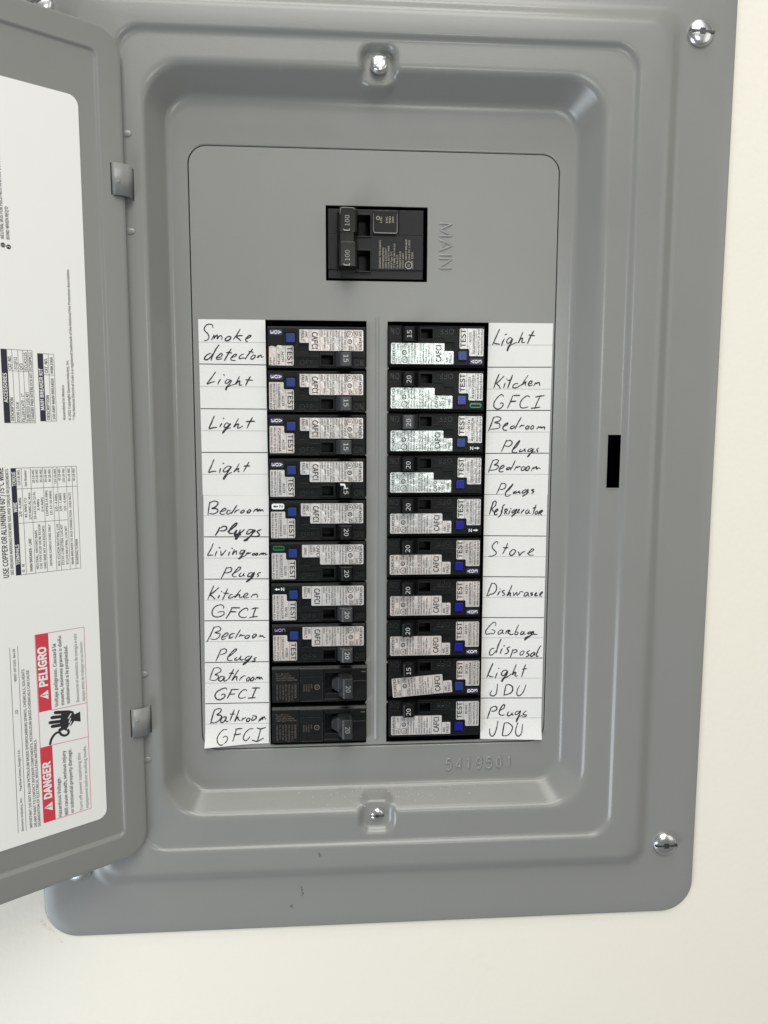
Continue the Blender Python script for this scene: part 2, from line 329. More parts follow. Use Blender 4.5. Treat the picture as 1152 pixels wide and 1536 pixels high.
WORDS = [
('LU', 'Smoke', '-3829,4423 -3837,4482 -3880,4499 -3959,4488 -4017,4423 -4016,4360 -3956,4296 -3922,4233 -3930,4176 -3981,4137 -4032,4132;-3864,4152 -3814,4241 -3807,4262 -3801,4198 -3816,4177 -3764,4241 -3735,4253 -3729,4213 -3737,4171 -3693,4228 -3649,4246 -3628,4214 -3634,4164;-3499,4219 -3550,4180 -3554,4144 -3508,4133 -3450,4166 -3427,4209 -3456,4233 -3506,4223;-3215,4397 -3290,4275 -3371,4167;-3168,4255 -3261,4247 -3305,4229 -3262,4190 -3203,4140;-3097,4177 -3017,4207 -2970,4250 -3002,4261 -3053,4221 -3093,4170 -3083,4135 -3050,4113'),
('LU', 'detector', '-3895,3848 -3975,3811 -4026,3754 -4027,3708 -3963,3708 -3889,3769 -3852,3827;-3700,4035 -3771,3942 -3853,3784 -3884,3697;-3768,3749 -3674,3764 -3627,3822 -3658,3846 -3716,3799 -3763,3749 -3754,3716 -3689,3716 -3639,3731;-3428,3945 -3500,3830 -3582,3689;-3535,3865 -3470,3870 -3413,3856;-3429,3752 -3349,3781 -3305,3817 -3327,3834 -3392,3795 -3437,3737 -3423,3699 -3373,3690 -3332,3694;-3146,3833 -3183,3826 -3241,3775 -3242,3732 -3170,3747 -3112,3747;-2942,3950 -3023,3849 -3112,3726;-3022,3899 -2972,3895 -2929,3875;-2922,3821 -2974,3770 -2982,3731 -2938,3727 -2887,3778 -2886,3814 -2937,3813;-2844,3764 -2800,3808 -2807,3779 -2829,3757 -2770,3815 -2749,3808 -2742,3772 -2703,3780'),
('LU', 'Light', '-3789,3428 -3886,3295 -3990,3157 -3903,3187 -3823,3209;-3682,3260 -3717,3210 -3745,3155;-3603,3366 -3593,3355;-3454,3233 -3511,3262 -3563,3225 -3578,3182 -3527,3175 -3469,3226 -3436,3240 -3470,3168 -3544,3095 -3574,3037 -3557,3023 -3529,3081 -3456,3125 -3347,3154;-3250,3328 -3295,3241 -3343,3154 -3281,3213 -3244,3227 -3252,3169 -3253,3133 -3202,3138;-3000,3330 -3063,3229 -3111,3130;-3109,3257 -3033,3250 -2949,3244'),
('LU', 'Light', '-3843,2420 -3901,2289 -3963,2142 -3883,2154 -3795,2165;-3674,2253 -3700,2216 -3719,2180;-3631,2374 -3624,2371;-3503,2239 -3560,2268 -3612,2217 -3621,2165 -3562,2173 -3473,2253 -3518,2187 -3592,2129 -3645,2070 -3660,2029 -3623,2063 -3563,2129 -3475,2155;-3289,2367 -3342,2276 -3402,2170 -3343,2225 -3291,2244 -3307,2188 -3312,2147 -3257,2159 -3198,2196;-2968,2394 -3036,2277 -3096,2152;-3111,2298 -3020,2306 -2921,2306'),
('LU', 'Light', '-3873,1420 -3932,1275 -3996,1127 -3913,1145 -3829,1149;-3721,1215 -3737,1171 -3745,1119;-3664,1337 -3645,1326;-3471,1252 -3552,1267 -3641,1201 -3664,1141 -3598,1141 -3524,1200 -3471,1260 -3539,1156 -3629,1037 -3667,978 -3646,963 -3600,1030 -3555,1082 -3466,1126;-3294,1326 -3347,1230 -3422,1133 -3348,1193 -3303,1215 -3322,1170 -3319,1138 -3290,1141;-3066,1366 -3126,1259 -3195,1141;-3182,1267 -3111,1274 -3050,1271'),
('LL', 'Bedroom', '-3987,433 -4012,306 -4038,134;-3988,410 -3891,452 -3804,425 -3813,365 -3880,305 -3947,278 -3851,275 -3808,237 -3831,185 -3913,148 -4001,159;-3750,200 -3661,222 -3616,259 -3645,281 -3705,244 -3758,185 -3744,147 -3692,139 -3648,151;-3514,221 -3573,229 -3603,169 -3567,141 -3500,183;-3364,348 -3425,258 -3500,153;-3426,168 -3388,228 -3396,205 -3351,239 -3314,239;-3218,234 -3270,204 -3278,170 -3234,174 -3189,219 -3218,242;-3070,249 -3123,204 -3123,169 -3079,181 -3041,226 -3070,249;-2982,195 -2937,255 -2945,233 -2885,263 -2893,203 -2826,255 -2834,210 -2774,247 -2760,206'),
('LL', 'plugs', '-3776,-176 -3819,-267 -3877,-357;-3751,-184 -3683,-144 -3617,-162 -3618,-215 -3686,-252 -3767,-252;-3590,-268 -3493,-208 -3387,-119 -3375,-73 -3416,-88 -3507,-178 -3560,-268 -3554,-306 -3510,-317 -3465,-307;-3390,-239 -3428,-300 -3436,-352 -3392,-360 -3316,-285 -3301,-232;-3390,-270 -3421,-345 -3400,-406 -3317,-331 -3212,-233;-3197,-226 -3272,-286 -3317,-331 -3378,-406 -3416,-443 -3386,-451 -3333,-376;-3436,-330 -3347,-330 -3242,-271;-3375,-240 -3406,-330 -3348,-361 -3288,-346;-2974,-235 -3078,-226 -3139,-287 -3147,-332 -3080,-317 -2974,-235 -3021,-333 -3111,-423 -3201,-475 -3209,-491 -3149,-483 -3096,-423 -3036,-363;-3050,-302 -2960,-273 -2952,-235;-2811,-228 -2886,-258 -2901,-281 -2857,-334 -2865,-372 -2932,-394 -3021,-386'),
('LL', 'Livingroom', '-3931,-550 -3991,-689 -4068,-828 -4001,-828 -3942,-826;-3851,-736 -3875,-788 -3894,-845;-3795,-653 -3776,-660;-3762,-729 -3756,-782 -3750,-840 -3682,-767 -3636,-707;-3548,-753 -3571,-799 -3582,-844;-3505,-666 -3487,-675;-3443,-701 -3474,-769 -3490,-822 -3444,-762 -3399,-732 -3392,-770 -3401,-816;-3198,-726 -3265,-718 -3311,-771 -3311,-809 -3251,-787 -3191,-719 -3237,-802 -3313,-893 -3351,-920 -3313,-916 -3268,-878 -3208,-856;-3186,-848 -3147,-788 -3117,-780 -3133,-803 -3058,-781;-2983,-789 -3021,-812 -3022,-837 -2984,-832 -2969,-797 -2983,-786;-2916,-790 -2947,-812 -2940,-843 -2902,-820 -2901,-790 -2921,-790;-2873,-848 -2812,-783 -2827,-821 -2760,-783 -2783,-829 -2722,-791 -2716,-837 -2673,-815'),
('LL', 'Plugs', '-3630,-1126 -3692,-1255 -3761,-1384;-3608,-1141 -3540,-1127 -3511,-1165 -3542,-1226 -3617,-1256 -3669,-1255;-3514,-1295 -3394,-1228 -3310,-1160 -3310,-1122 -3362,-1136 -3453,-1242 -3499,-1311 -3478,-1349 -3411,-1353;-3297,-1260 -3335,-1305 -3344,-1343 -3276,-1336 -3223,-1268;-3223,-1268 -3246,-1314 -3217,-1337;-3021,-1270 -3088,-1262 -3142,-1323 -3135,-1353 -3067,-1339 -2984,-1255 -3023,-1355 -3114,-1446 -3182,-1479 -3098,-1400 -3007,-1332;-2834,-1257 -2894,-1272 -2910,-1302 -2888,-1333 -2918,-1363'),
('LL', 'Kitchen', '-3944,-1565 -4014,-1725 -4085,-1881;-3826,-1612 -3940,-1711 -4030,-1779 -3979,-1818 -3921,-1883;-3815,-1797 -3830,-1827 -3842,-1863;-3768,-1701 -3758,-1710;-3622,-1641 -3680,-1776 -3747,-1906;-3720,-1737 -3657,-1753 -3598,-1749;-3509,-1778 -3554,-1785 -3599,-1838 -3585,-1869 -3510,-1847 -3450,-1817;-3315,-1672 -3389,-1764 -3458,-1855 -3389,-1795 -3337,-1788 -3345,-1826 -3338,-1854 -3271,-1846;-3271,-1843 -3180,-1813 -3142,-1775 -3179,-1754 -3240,-1804 -3248,-1851 -3196,-1867 -3121,-1852;-3076,-1853 -3030,-1792 -3015,-1800 -2955,-1777 -2925,-1801 -2923,-1866'),
('LL', 'GFCI', '-3732,-2114 -3716,-2068 -3782,-2024 -3887,-2050 -3971,-2126 -3996,-2234 -3953,-2304 -3849,-2321 -3751,-2284 -3712,-2238 -3741,-2188 -3861,-2205;-3522,-2102 -3592,-2240 -3670,-2355;-3537,-2101 -3440,-2103 -3343,-2107;-3577,-2206 -3502,-2195 -3435,-2205;-3156,-2177 -3156,-2130 -3215,-2118 -3307,-2174 -3365,-2243 -3347,-2313 -3265,-2346 -3189,-2327;-2968,-2125 -3007,-2233 -3039,-2341;-3058,-2139 -2990,-2117 -2903,-2118;-3114,-2348 -3024,-2329 -2930,-2324'),
('LL', 'Bedroom', '-3958,-2560 -4037,-2745 -4131,-2918;-3944,-2568 -3854,-2554 -3802,-2594 -3826,-2655 -3939,-2703 -3857,-2717 -3820,-2749 -3859,-2826 -3950,-2871 -4040,-2854;-3784,-2827 -3679,-2790 -3629,-2736 -3662,-2713 -3730,-2758 -3784,-2827 -3770,-2874 -3695,-2852;-3482,-2731 -3558,-2746 -3604,-2807 -3590,-2846 -3514,-2809;-3338,-2640 -3392,-2725 -3462,-2849;-3371,-2811 -3332,-2757 -3318,-2781 -3242,-2782;-3167,-2776 -3228,-2814 -3221,-2853 -3161,-2846 -3122,-2792 -3167,-2776;-3008,-2755 -3046,-2785 -3047,-2848 -2986,-2810 -2956,-2771 -3001,-2755;-2903,-2819 -2858,-2781 -2866,-2812 -2812,-2797 -2798,-2829 -2757,-2845'),
('LL', 'Plugs', '-3806,-3116 -3869,-3264 -3932,-3396;-3806,-3124 -3730,-3102 -3678,-3126 -3687,-3189 -3748,-3227 -3816,-3241;-3659,-3322 -3537,-3231 -3437,-3131 -3467,-3114 -3567,-3207 -3644,-3307 -3653,-3378 -3601,-3394 -3548,-3387;-3433,-3319 -3479,-3349 -3480,-3381 -3404,-3375 -3334,-3289;-3334,-3289 -3358,-3352 -3329,-3387 -3283,-3369;-3130,-3293 -3199,-3316 -3245,-3370 -3215,-3394 -3131,-3356 -3077,-3286 -3132,-3372 -3224,-3465 -3293,-3503 -3239,-3441 -3132,-3388;-2972,-3328 -3026,-3358 -3003,-3390 -3027,-3421 -3072,-3412'),
('LL', 'Bathroom', '-3981,-3566 -4037,-3699 -4090,-3855;-3981,-3574 -3890,-3563 -3823,-3601 -3832,-3664 -3962,-3740 -3887,-3757 -3896,-3828 -3973,-3881 -4071,-3868;-3744,-3792 -3820,-3782 -3874,-3844 -3867,-3892 -3799,-3885 -3737,-3800 -3753,-3862 -3747,-3902 -3701,-3887 -3670,-3864;-3517,-3615 -3577,-3732 -3643,-3857;-3622,-3710 -3569,-3705 -3516,-3722;-3397,-3625 -3487,-3757 -3565,-3890 -3488,-3805 -3442,-3798 -3451,-3853 -3444,-3888;-3386,-3889 -3336,-3808 -3344,-3832 -3290,-3781 -3245,-3782;-3162,-3812 -3208,-3858 -3209,-3906 -3164,-3899 -3140,-3836 -3170,-3812;-3063,-3811 -3110,-3860 -3118,-3900 -3072,-3901 -3034,-3846 -3063,-3814;-3004,-3878 -2957,-3808 -2950,-3840 -2904,-3817 -2912,-3865 -2866,-3826 -2851,-3842 -2833,-3879'),
('LL', 'GFCI', '-3694,-4109 -3712,-4072 -3796,-4091 -3919,-4159 -3973,-4253 -3945,-4333 -3862,-4364 -3771,-4321 -3731,-4251 -3776,-4223 -3822,-4249;-3569,-4112 -3617,-4214 -3680,-4327;-3585,-4116 -3494,-4113 -3410,-4115;-3610,-4230 -3557,-4231 -3499,-4224;-3214,-4159 -3236,-4124 -3312,-4141 -3397,-4235 -3406,-4314 -3346,-4339 -3242,-4310;-2984,-4085 -3040,-4211 -3087,-4337;-3076,-4091 -2992,-4085 -2901,-4090;-3182,-4338 -3102,-4334 -3019,-4326'),
('LL', 'Bathroom', '-3989,-4611 -4046,-4777 -4091,-4959;-3997,-4626 -3913,-4585 -3837,-4598 -3854,-4670 -3939,-4739 -3848,-4750 -3834,-4798 -3904,-4892 -4011,-4940 -4079,-4912;-3765,-4784 -3827,-4830 -3851,-4909 -3806,-4935 -3728,-4848 -3720,-4793 -3781,-4799;-3728,-4809 -3737,-4880 -3707,-4910 -3669,-4914;-3522,-4622 -3574,-4756 -3630,-4891;-3624,-4723 -3574,-4732 -3518,-4726;-3405,-4633 -3461,-4775 -3517,-4915 -3462,-4823 -3431,-4816 -3432,-4872 -3390,-4889;-3353,-4906 -3309,-4827 -3317,-4859 -3248,-4821;-3180,-4838 -3226,-4869 -3227,-4922 -3173,-4911 -3149,-4855 -3180,-4838;-3079,-4777 -3049,-4786 -2996,-4803 -3012,-4859 -3074,-4897 -3112,-4888 -3080,-4817;-2944,-4933 -2905,-4853 -2913,-4917 -2851,-4815 -2859,-4887 -2805,-4808 -2790,-4856 -2763,-4876'),
('LL', 'GFCI', '-3703,-5113 -3787,-5111 -3880,-5197 -3936,-5308 -3916,-5421 -3825,-5469 -3732,-5410 -3688,-5315 -3745,-5265 -3799,-5304;-3482,-5111 -3515,-5239 -3567,-5391;-3497,-5111 -3421,-5097 -3342,-5099;-3530,-5231 -3454,-5241 -3377,-5223;-3077,-5109 -3161,-5112 -3270,-5213 -3318,-5341 -3266,-5404 -3196,-5360 -3157,-5305;-2893,-5111 -2934,-5271 -2986,-5439;-2980,-5092 -2901,-5119 -2778,-5085;-3102,-5395 -2990,-5431 -2836,-5357'),
('RU', 'Light', '2791,4462 2715,4293 2632,4110;2657,4154 2710,4132 2794,4121;2908,4237 2868,4163 2844,4087;2925,4339 2966,4354;3094,4246 3040,4275 2973,4208 2975,4150 3035,4158 3101,4246 3080,4165 3014,4077 2978,3988 2994,3974 3022,4047 3074,4107 3209,4167;3347,4402 3297,4285 3240,4145 3291,4241 3343,4263 3330,4197 3331,4161 3399,4169;3605,4432 3525,4287 3464,4147;3496,4338 3554,4331 3623,4325'),
('RU', 'Kitchen', '2800,3424 2735,3264 2685,3116;2920,3381 2819,3279 2752,3205 2806,3153 2835,3094;2954,3221 2935,3176 2916,3114;2985,3318 2993,3313;3123,3407 3070,3266 3013,3103;3013,3281 3054,3288 3092,3296;3254,3208 3193,3208 3141,3163 3142,3118 3211,3111 3294,3156 3354,3194;3494,3403 3413,3283 3354,3179 3429,3246 3452,3247 3430,3194 3446,3165;3507,3195 3582,3225 3589,3270 3543,3262 3506,3202 3530,3158 3599,3181;3637,3159 3681,3233 3690,3211 3750,3241 3774,3212 3775,3164'),
('RU', 'GFCI', '2921,2909 2871,2953 2781,2893 2700,2774 2694,2670 2771,2610 2862,2640 2914,2715 2883,2760 2845,2737;3139,2925 3088,2791 3018,2634;3164,2933 3238,2933 3307,2933;3081,2783 3149,2794 3218,2799;3548,2897 3483,2927 3377,2852 3319,2747 3336,2657 3413,2640 3512,2666;3797,2914 3732,2779 3674,2629;3690,2898 3789,2921 3897,2932;3590,2636 3689,2644 3793,2662'),
('RU', 'Bedroom', '2691,2421 2641,2264 2580,2106;2691,2416 2790,2432 2868,2392 2823,2332 2717,2294 2824,2272 2848,2219 2811,2159 2628,2136;2918,2197 3009,2235 3038,2280 3000,2277 2940,2219 2918,2152 2958,2114 3019,2117;3185,2220 3117,2197 3105,2152 3164,2160 3209,2205;3354,2419 3283,2295 3210,2142;3317,2183 3361,2236 3370,2221 3431,2233;3516,2221 3470,2183 3479,2146 3525,2153 3547,2206 3516,2221;3631,2229 3593,2191 3594,2146 3640,2153 3662,2206 3631,2229;3741,2146 3778,2207 3778,2184 3840,2192 3840,2169 3894,2192 3929,2184 3918,2135'),
('RU', 'Plugs', '3016,1881 2958,1753 2896,1609;3024,1858 3093,1874 3153,1828 3126,1768 3066,1730 2981,1745;3153,1632 3266,1738 3332,1859 3309,1851 3219,1738 3160,1632 3169,1586 3238,1583 3269,1594;3367,1662 3330,1624 3346,1602 3422,1632 3467,1677;3467,1677 3453,1632 3484,1617;3637,1685 3560,1662 3531,1617 3592,1617 3668,1670 3624,1586 3549,1511 3534,1480 3579,1526 3639,1594 3716,1602;3791,1693 3746,1647 3778,1624 3763,1594'),
('RU', 'Bedroom', '2696,1405 2645,1268 2589,1116;2704,1397 2780,1417 2827,1389 2797,1329 2729,1291 2814,1276 2827,1238 2754,1177 2616,1162;2854,1184 2938,1222 2968,1260 2929,1276 2876,1230 2847,1162 2879,1124 2948,1134;3100,1230 3038,1215 3032,1177 3093,1192 3123,1230;3232,1397 3184,1283 3117,1164;3217,1169 3269,1252 3277,1230 3339,1252 3362,1245;3431,1252 3386,1214 3395,1161 3449,1168 3478,1229 3431,1252;3563,1260 3510,1222 3496,1161 3542,1164 3587,1222 3563,1260;3628,1148 3679,1237 3680,1199 3757,1252 3751,1183 3804,1221 3851,1198'),
('RU', 'Plugs', '2912,857 2856,719 2797,600;2915,841 2977,849 3021,803 2987,727 2926,704 2879,707;3020,627 3119,719 3191,825 3163,803 3073,703 3020,627 3014,558 3061,535 3135,568;3275,664 3214,634 3214,611 3291,626 3353,664;3353,664 3338,626 3377,618;3515,702 3430,656 3424,610 3493,633 3561,702 3540,610 3464,556 3426,530 3495,572 3578,633;3701,701 3647,686 3702,648 3657,602'),
('RL', 'Refrigerator', '2723,399 2680,261 2636,116;2700,384 2761,427 2793,384 2764,299 2688,238;2688,246 2720,184 2767,130;2752,146 2821,184 2838,222 2804,222 2767,169 2752,115 2784,89 2819,110;3006,334 2965,314 2944,229 2930,152 2900,76 2847,33;2910,183 2945,152;3000,106 3015,167 3006,214 3052,229 3068,198 3030,160 3063,106;3131,190 3116,144 3104,108;3148,241 3158,231;3270,212 3208,197 3178,151 3202,136 3270,197 3301,228 3256,135 3195,74 3180,46 3242,97 3303,143;3303,143 3348,181 3363,227 3325,181 3326,135 3365,138;3405,111 3426,181 3427,158 3472,219 3465,188;3573,211 3527,180 3521,118 3568,126 3605,195 3591,149 3630,118;3766,321 3729,210 3696,102;3697,249 3736,256 3759,264;3793,179 3754,148 3756,102 3794,109 3809,156 3785,179;3826,94 3848,155 3871,171 3925,194 3910,155 3864,132 3905,82'),
('RL', 'Stove', '2849,-621 2851,-574 2812,-562 2751,-612 2714,-690 2762,-760 2822,-831 2788,-885 2710,-916 2637,-918;3094,-610 3042,-732 2979,-859;2994,-708 3049,-719 3107,-709;3222,-756 3161,-818 3154,-881 3210,-902 3278,-835 3285,-780 3238,-757;3353,-812 3381,-859 3390,-903 3451,-837 3521,-806;3574,-861 3670,-823 3739,-769 3699,-745 3638,-807 3608,-869 3648,-901 3735,-897'),
('RL', 'Dishwaser', '2720,-1588 2668,-1729 2608,-1886;2720,-1585 2791,-1592 2842,-1660 2833,-1763 2764,-1841 2686,-1855 2648,-1894 2601,-1886;2928,-1787 2897,-1826 2872,-1877;2922,-1729 2938,-1723;3048,-1762 3014,-1765 2983,-1796 3031,-1836 3040,-1876 2988,-1894;3223,-1641 3171,-1767 3103,-1900 3172,-1830 3189,-1846 3174,-1893 3198,-1902;3259,-1815 3268,-1863 3276,-1895 3345,-1817 3355,-1888 3409,-1849 3432,-1802 3503,-1811;3613,-1820 3551,-1835 3528,-1898 3576,-1907 3637,-1836 3623,-1891 3655,-1916;3740,-1837 3701,-1837 3701,-1861 3741,-1885 3695,-1908;3797,-1894 3828,-1862 3835,-1831 3804,-1862 3797,-1902 3845,-1910 3868,-1903;3908,-1911 3922,-1856 3977,-1809 3978,-1848 3931,-1880 3964,-1939'),
('RL', 'Garbage', '2840,-2643 2842,-2579 2786,-2554 2686,-2648 2601,-2766 2611,-2846 2705,-2840 2800,-2834 2822,-2770 2743,-2737;3011,-2757 2956,-2756 2902,-2819 2926,-2860 2997,-2813 3027,-2750 3013,-2829 3052,-2838;3092,-2839 3115,-2783 3177,-2760 3194,-2784 3147,-2807 3179,-2848 3243,-2873 3282,-2850;3409,-2631 3366,-2723 3329,-2827 3330,-2875 3386,-2868 3400,-2820 3360,-2811;3511,-2790 3472,-2829 3473,-2877 3528,-2854 3550,-2798 3544,-2854 3584,-2871;3741,-2809 3670,-2816 3639,-2856 3703,-2849 3765,-2802 3720,-2897 3626,-2968 3572,-3015 3594,-2951 3688,-2913 3783,-2874;3797,-2794 3790,-2842 3814,-2875 3878,-2873'),
('RL', 'disposal', '2815,-3210 2744,-3225 2701,-3304 2715,-3377 2786,-3362 2856,-3275;2980,-2985 2916,-3132 2865,-3324;3013,-3222 2990,-3270 2968,-3342;3051,-3154 3072,-3147;3206,-3182 3147,-3200 3140,-3232 3173,-3281 3142,-3337 3079,-3360;3283,-3243 3254,-3347 3216,-3451;3292,-3267 3347,-3252 3387,-3277 3364,-3317 3301,-3332;3531,-3288 3468,-3327 3469,-3391 3525,-3376 3563,-3313 3531,-3288;3698,-3283 3643,-3314 3635,-3346 3684,-3379 3669,-3419 3614,-3435;3818,-3325 3747,-3364 3725,-3420 3781,-3422 3835,-3342 3828,-3398;3981,-3159 3920,-3263 3868,-3407 3885,-3432 3925,-3428'),
('RL', 'Light', '2793,-3588 2728,-3735 2652,-3935;2675,-3887 2731,-3921 2800,-3933;2904,-3835 2882,-3891 2855,-3967;2934,-3715 2945,-3718;3158,-3792 3086,-3766 3016,-3830 3017,-3894 3081,-3896 3158,-3800 3136,-3889 3058,-3976 3020,-4040 3036,-4049 3075,-3985 3185,-3922 3255,-3867;3373,-3635 3325,-3763 3280,-3892 3342,-3828 3366,-3845 3351,-3893 3360,-3926 3408,-3919;3605,-3639 3557,-3800 3517,-3945;3531,-3748 3587,-3744 3643,-3745'),
('RL', 'JDU', '2918,-4119 2908,-4257 2883,-4371 2821,-4421 2749,-4400 2732,-4359 2778,-4287;3134,-4148 3105,-4278 3084,-4421;3142,-4145 3221,-4142 3295,-4209 3289,-4315 3211,-4378 3107,-4400;3470,-4172 3416,-4285 3411,-4399 3468,-4433 3546,-4369 3600,-4256 3629,-4151'),
('RL', 'Plugs', '2771,-4711 2725,-4840 2680,-4990;2779,-4711 2866,-4688 2914,-4722 2900,-4779 2836,-4810 2780,-4806;3004,-4790 3091,-4735 3105,-4661 3065,-4660 3003,-4749 2968,-4846 2990,-4904 3046,-4922 3107,-4915;3221,-4836 3182,-4884 3191,-4942 3255,-4927 3302,-4863;3302,-4863 3295,-4912 3335,-4921;3469,-4826 3397,-4840 3375,-4906 3431,-4907 3509,-4819 3480,-4925 3418,-5038 3411,-5096 3450,-5023 3480,-4966 3560,-4935;3654,-4822 3583,-4886 3592,-4919 3665,-4937 3633,-4970 3561,-4976'),
('RL', 'JDU', '2945,-5067 2917,-5223 2864,-5386 2801,-5447 2743,-5383 2741,-5259;3107,-5129 3078,-5276 3057,-5432;3115,-5121 3211,-5123 3310,-5216 3280,-5331 3186,-5428 3057,-5437;3437,-5154 3395,-5285 3397,-5400 3460,-5452 3538,-5371 3566,-5165;3436,-5131 3446,-5136'),
]
LEFT_TOP = [4.46, 3.46, 2.46, 1.446, 0.47, -0.51, -1.502, -2.494, -3.55, -4.562]
RIGHT_TOP = [4.502, 3.482, 2.493, 1.515, 0.539, -0.45, -1.451, -2.44, -3.418, -4.437]
LEFT_DX = [-0.021, -0.024, -0.026, -0.029, -0.025, -0.018, -0.012, -0.011, -0.015, -0.029]
RIGHT_DX = [-0.052, -0.054, -0.054, -0.058, -0.054, -0.059, -0.047, -0.044, -0.016, -0.012]

# ------------------------------------------------------------------ wall
mb = MB()
ox0, ox1, oy0, oy1 = -7.2, 7.0, -9.2, 11.9
X0, X1, Y0, Y1 = -42, 42, -42, 42
for r_ in ((X0, ox0, Y0, Y1), (ox1, X1, Y0, Y1), (ox0, ox1, oy1, Y1), (ox0, ox1, Y0, oy0)):
    mb.quadz([(r_[0], r_[2]), (r_[1], r_[2]), (r_[1], r_[3]), (r_[0], r_[3])], 0.42)
wall = mb.build("wall", WALL); tag(wall, kind='structure')
mb = MB()
for a, b in (((ox0, oy0), (ox1, oy0)), ((ox1, oy0), (ox1, oy1)), ((ox1, oy1), (ox0, oy1)), ((ox0, oy1), (ox0, oy0))):
    i = len(mb.v); mb.v += [(*a, 0.42), (*b, 0.42), (*b, -0.1), (*a, -0.1)]; mb.f.append((i, i+1, i+2, i+3))
mb.build("plasterboard_edge", GYPSUM, wall)
mb = MB()
for i in range(26):
    t = random.random(); x = -8.18+0.5*t+random.uniform(-.03, .03); y = -9.55-0.62*t+random.uniform(-.04, .04)
    mb.line(x, y, x+random.uniform(.01, .05), y-random.uniform(.01, .06), .008, .4215)
mb.build("paint_crack", mat("paint_crack_dirt", (0.56, 0.54, 0.48), 0.9), wall)

# ------------------------------------------------------------------ panel
panel = empty("electrical_panel", 0, 0, 0)
tag(panel, "grey steel breaker panel set in the cream wall, its door swung open to the left", "electrical panel")
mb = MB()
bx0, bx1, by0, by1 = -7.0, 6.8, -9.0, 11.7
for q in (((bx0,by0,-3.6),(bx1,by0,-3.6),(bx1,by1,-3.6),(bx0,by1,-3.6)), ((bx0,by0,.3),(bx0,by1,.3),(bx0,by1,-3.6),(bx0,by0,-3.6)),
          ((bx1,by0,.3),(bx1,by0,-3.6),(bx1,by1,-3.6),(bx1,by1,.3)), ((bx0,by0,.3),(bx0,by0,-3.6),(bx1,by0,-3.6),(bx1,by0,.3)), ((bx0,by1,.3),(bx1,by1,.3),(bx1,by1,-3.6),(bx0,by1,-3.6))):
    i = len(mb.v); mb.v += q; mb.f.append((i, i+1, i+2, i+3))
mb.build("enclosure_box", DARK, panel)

keys = [(-8.02, 7.90, -9.99, 12.70, .78, .425, 0), (-8.02, 7.90, -9.99, 12.70, .78, .50, .05), (-7.8, 7.68, -9.77, 12.48, .60, .52, .12),
        (-6.78, 6.62, -8.66, 11.32, .50, .52, .10), (-6.50, 6.33, -8.39, 11.04, .38, .68, .12),
        (-5.66, 5.68, -7.84, 10.56, .58, .68, .05), (-5.57, 5.59, -7.74, 10.46, .50, .60, .05),
        (-5.12, 4.98, -7.02, 9.87, .92, .60, .11), (-4.74, 4.52, -6.60, 9.40, .62, .0, .09),
        (-4.31, 4.13, -5.635, 8.405, .42, 0, .02), (-4.305, 4.125, -5.63, 8.40, .415, -.07, 0)]
rings = fillet(keys)
lz = [k for k in rings]
# extra rings on the ledge, matched to the latch slot's sides
out = []
for a, b in zip(rings, rings[1:]):
    out.append(a)
    if abs(a[5]-.6) < 1e-6 and abs(b[5]-.6) < 1e-6 and a[1] > 5.3 and b[1] < 5.26:
        for xx in (5.265, ):
            t = (a[1]-xx)/(a[1]-b[1]); out.append(tuple(a[j]*(1-t)+b[j]*t for j in range(6)))
out.append(rings[-1]); rings = []
for k in out:
    rings.append(k)
R0 = []
for a, b in zip(rings, rings[1:]):
    R0.append(a); d = math.hypot(a[1]-b[1], a[5]-b[5]); step = .05 if 4.4 < (a[1]+b[1])/2 < 5.6 else .3
    n = max(1, math.ceil(d/step))
    for i in range(1, n): t = i/n; R0.append(tuple(a[j]*(1-t)+b[j]*t for j in range(6)))
R0.append(rings[-1]); rings = R0
cx_ = -0.095
xs = sorted(set([round(cx_+i*.045, 4) for i in range(-18, 19)] + [-3.6, -3.0, -2.4, -1.8, -1.3, 1.1, 1.6, 2.2, 2.8, 3.4]))
ys = sorted(set([-5.0, -4.4, -3.8, -3.2, -2.6, -2, -1.4, -.8, -.2, .4, .78, 2.02, 2.6, 3.2, 3.8, 4.4, 5, 5.6, 6.2, 6.8, 7.4]))
P = [ring_pts(k, xs, ys) for k in rings]
def sstep(a, b, x): t = min(1, max(0, (x-a)/(b-a))); return t*t*(3-2*t)
def pocket(x, y, z):
    for px, py, lev, hx, hy in ((cx_, 9.93, .40, .27, .30), (cx_, -7.15, .46, .30, .28)):
        dx, dy = abs(x-px)-hx+.14, abs(y-py)-hy+.14
        d = math.hypot(max(dx, 0), max(dy, 0))+min(max(dx, dy), 0)-.14
        if d < .2:
            w = 1-sstep(-.0, .17, d); rim = .035*math.exp(-((d-.17)/.05)**2) if d > 0 and z > .55 else 0
            z = z*(1-w)+lev*w-rim*0
    return z
mb = MB(); n = len(P[0])
for ring in P: mb.v += [(x, y, pocket(x, y, z)) for x, y, z in ring]
for a in range(len(P)-1):
    for i in range(n):
        j = (i+1) % n
        q = [P[a][i], P[a][j], P[a+1][j], P[a+1][i]]
        cxx = sum(p[0] for p in q)/4; cyy = sum(p[1] for p in q)/4
        if 5.265 < cxx < 5.62 and .78 < cyy < 2.02 and q[0][0] > 5.26 and min(p[0] for p in q) >= 5.264 and max(p[0] for p in q) <= 5.585: continue
        mb.f.append((a*n+i, a*n+j, (a+1)*n+j, (a+1)*n+i))
cover = mb.build("cover_frame", PAINT, panel, smooth=True)
# bright pressed lip of the latch slot and the dark behind it
mb = MB()
mb.box(5.238, 5.262, .755, 2.04, .50, .610); mb.box(5.262, 5.565, .752, .778, .50, .610)
mb.build("latch_slot_rim", PAINT, cover)

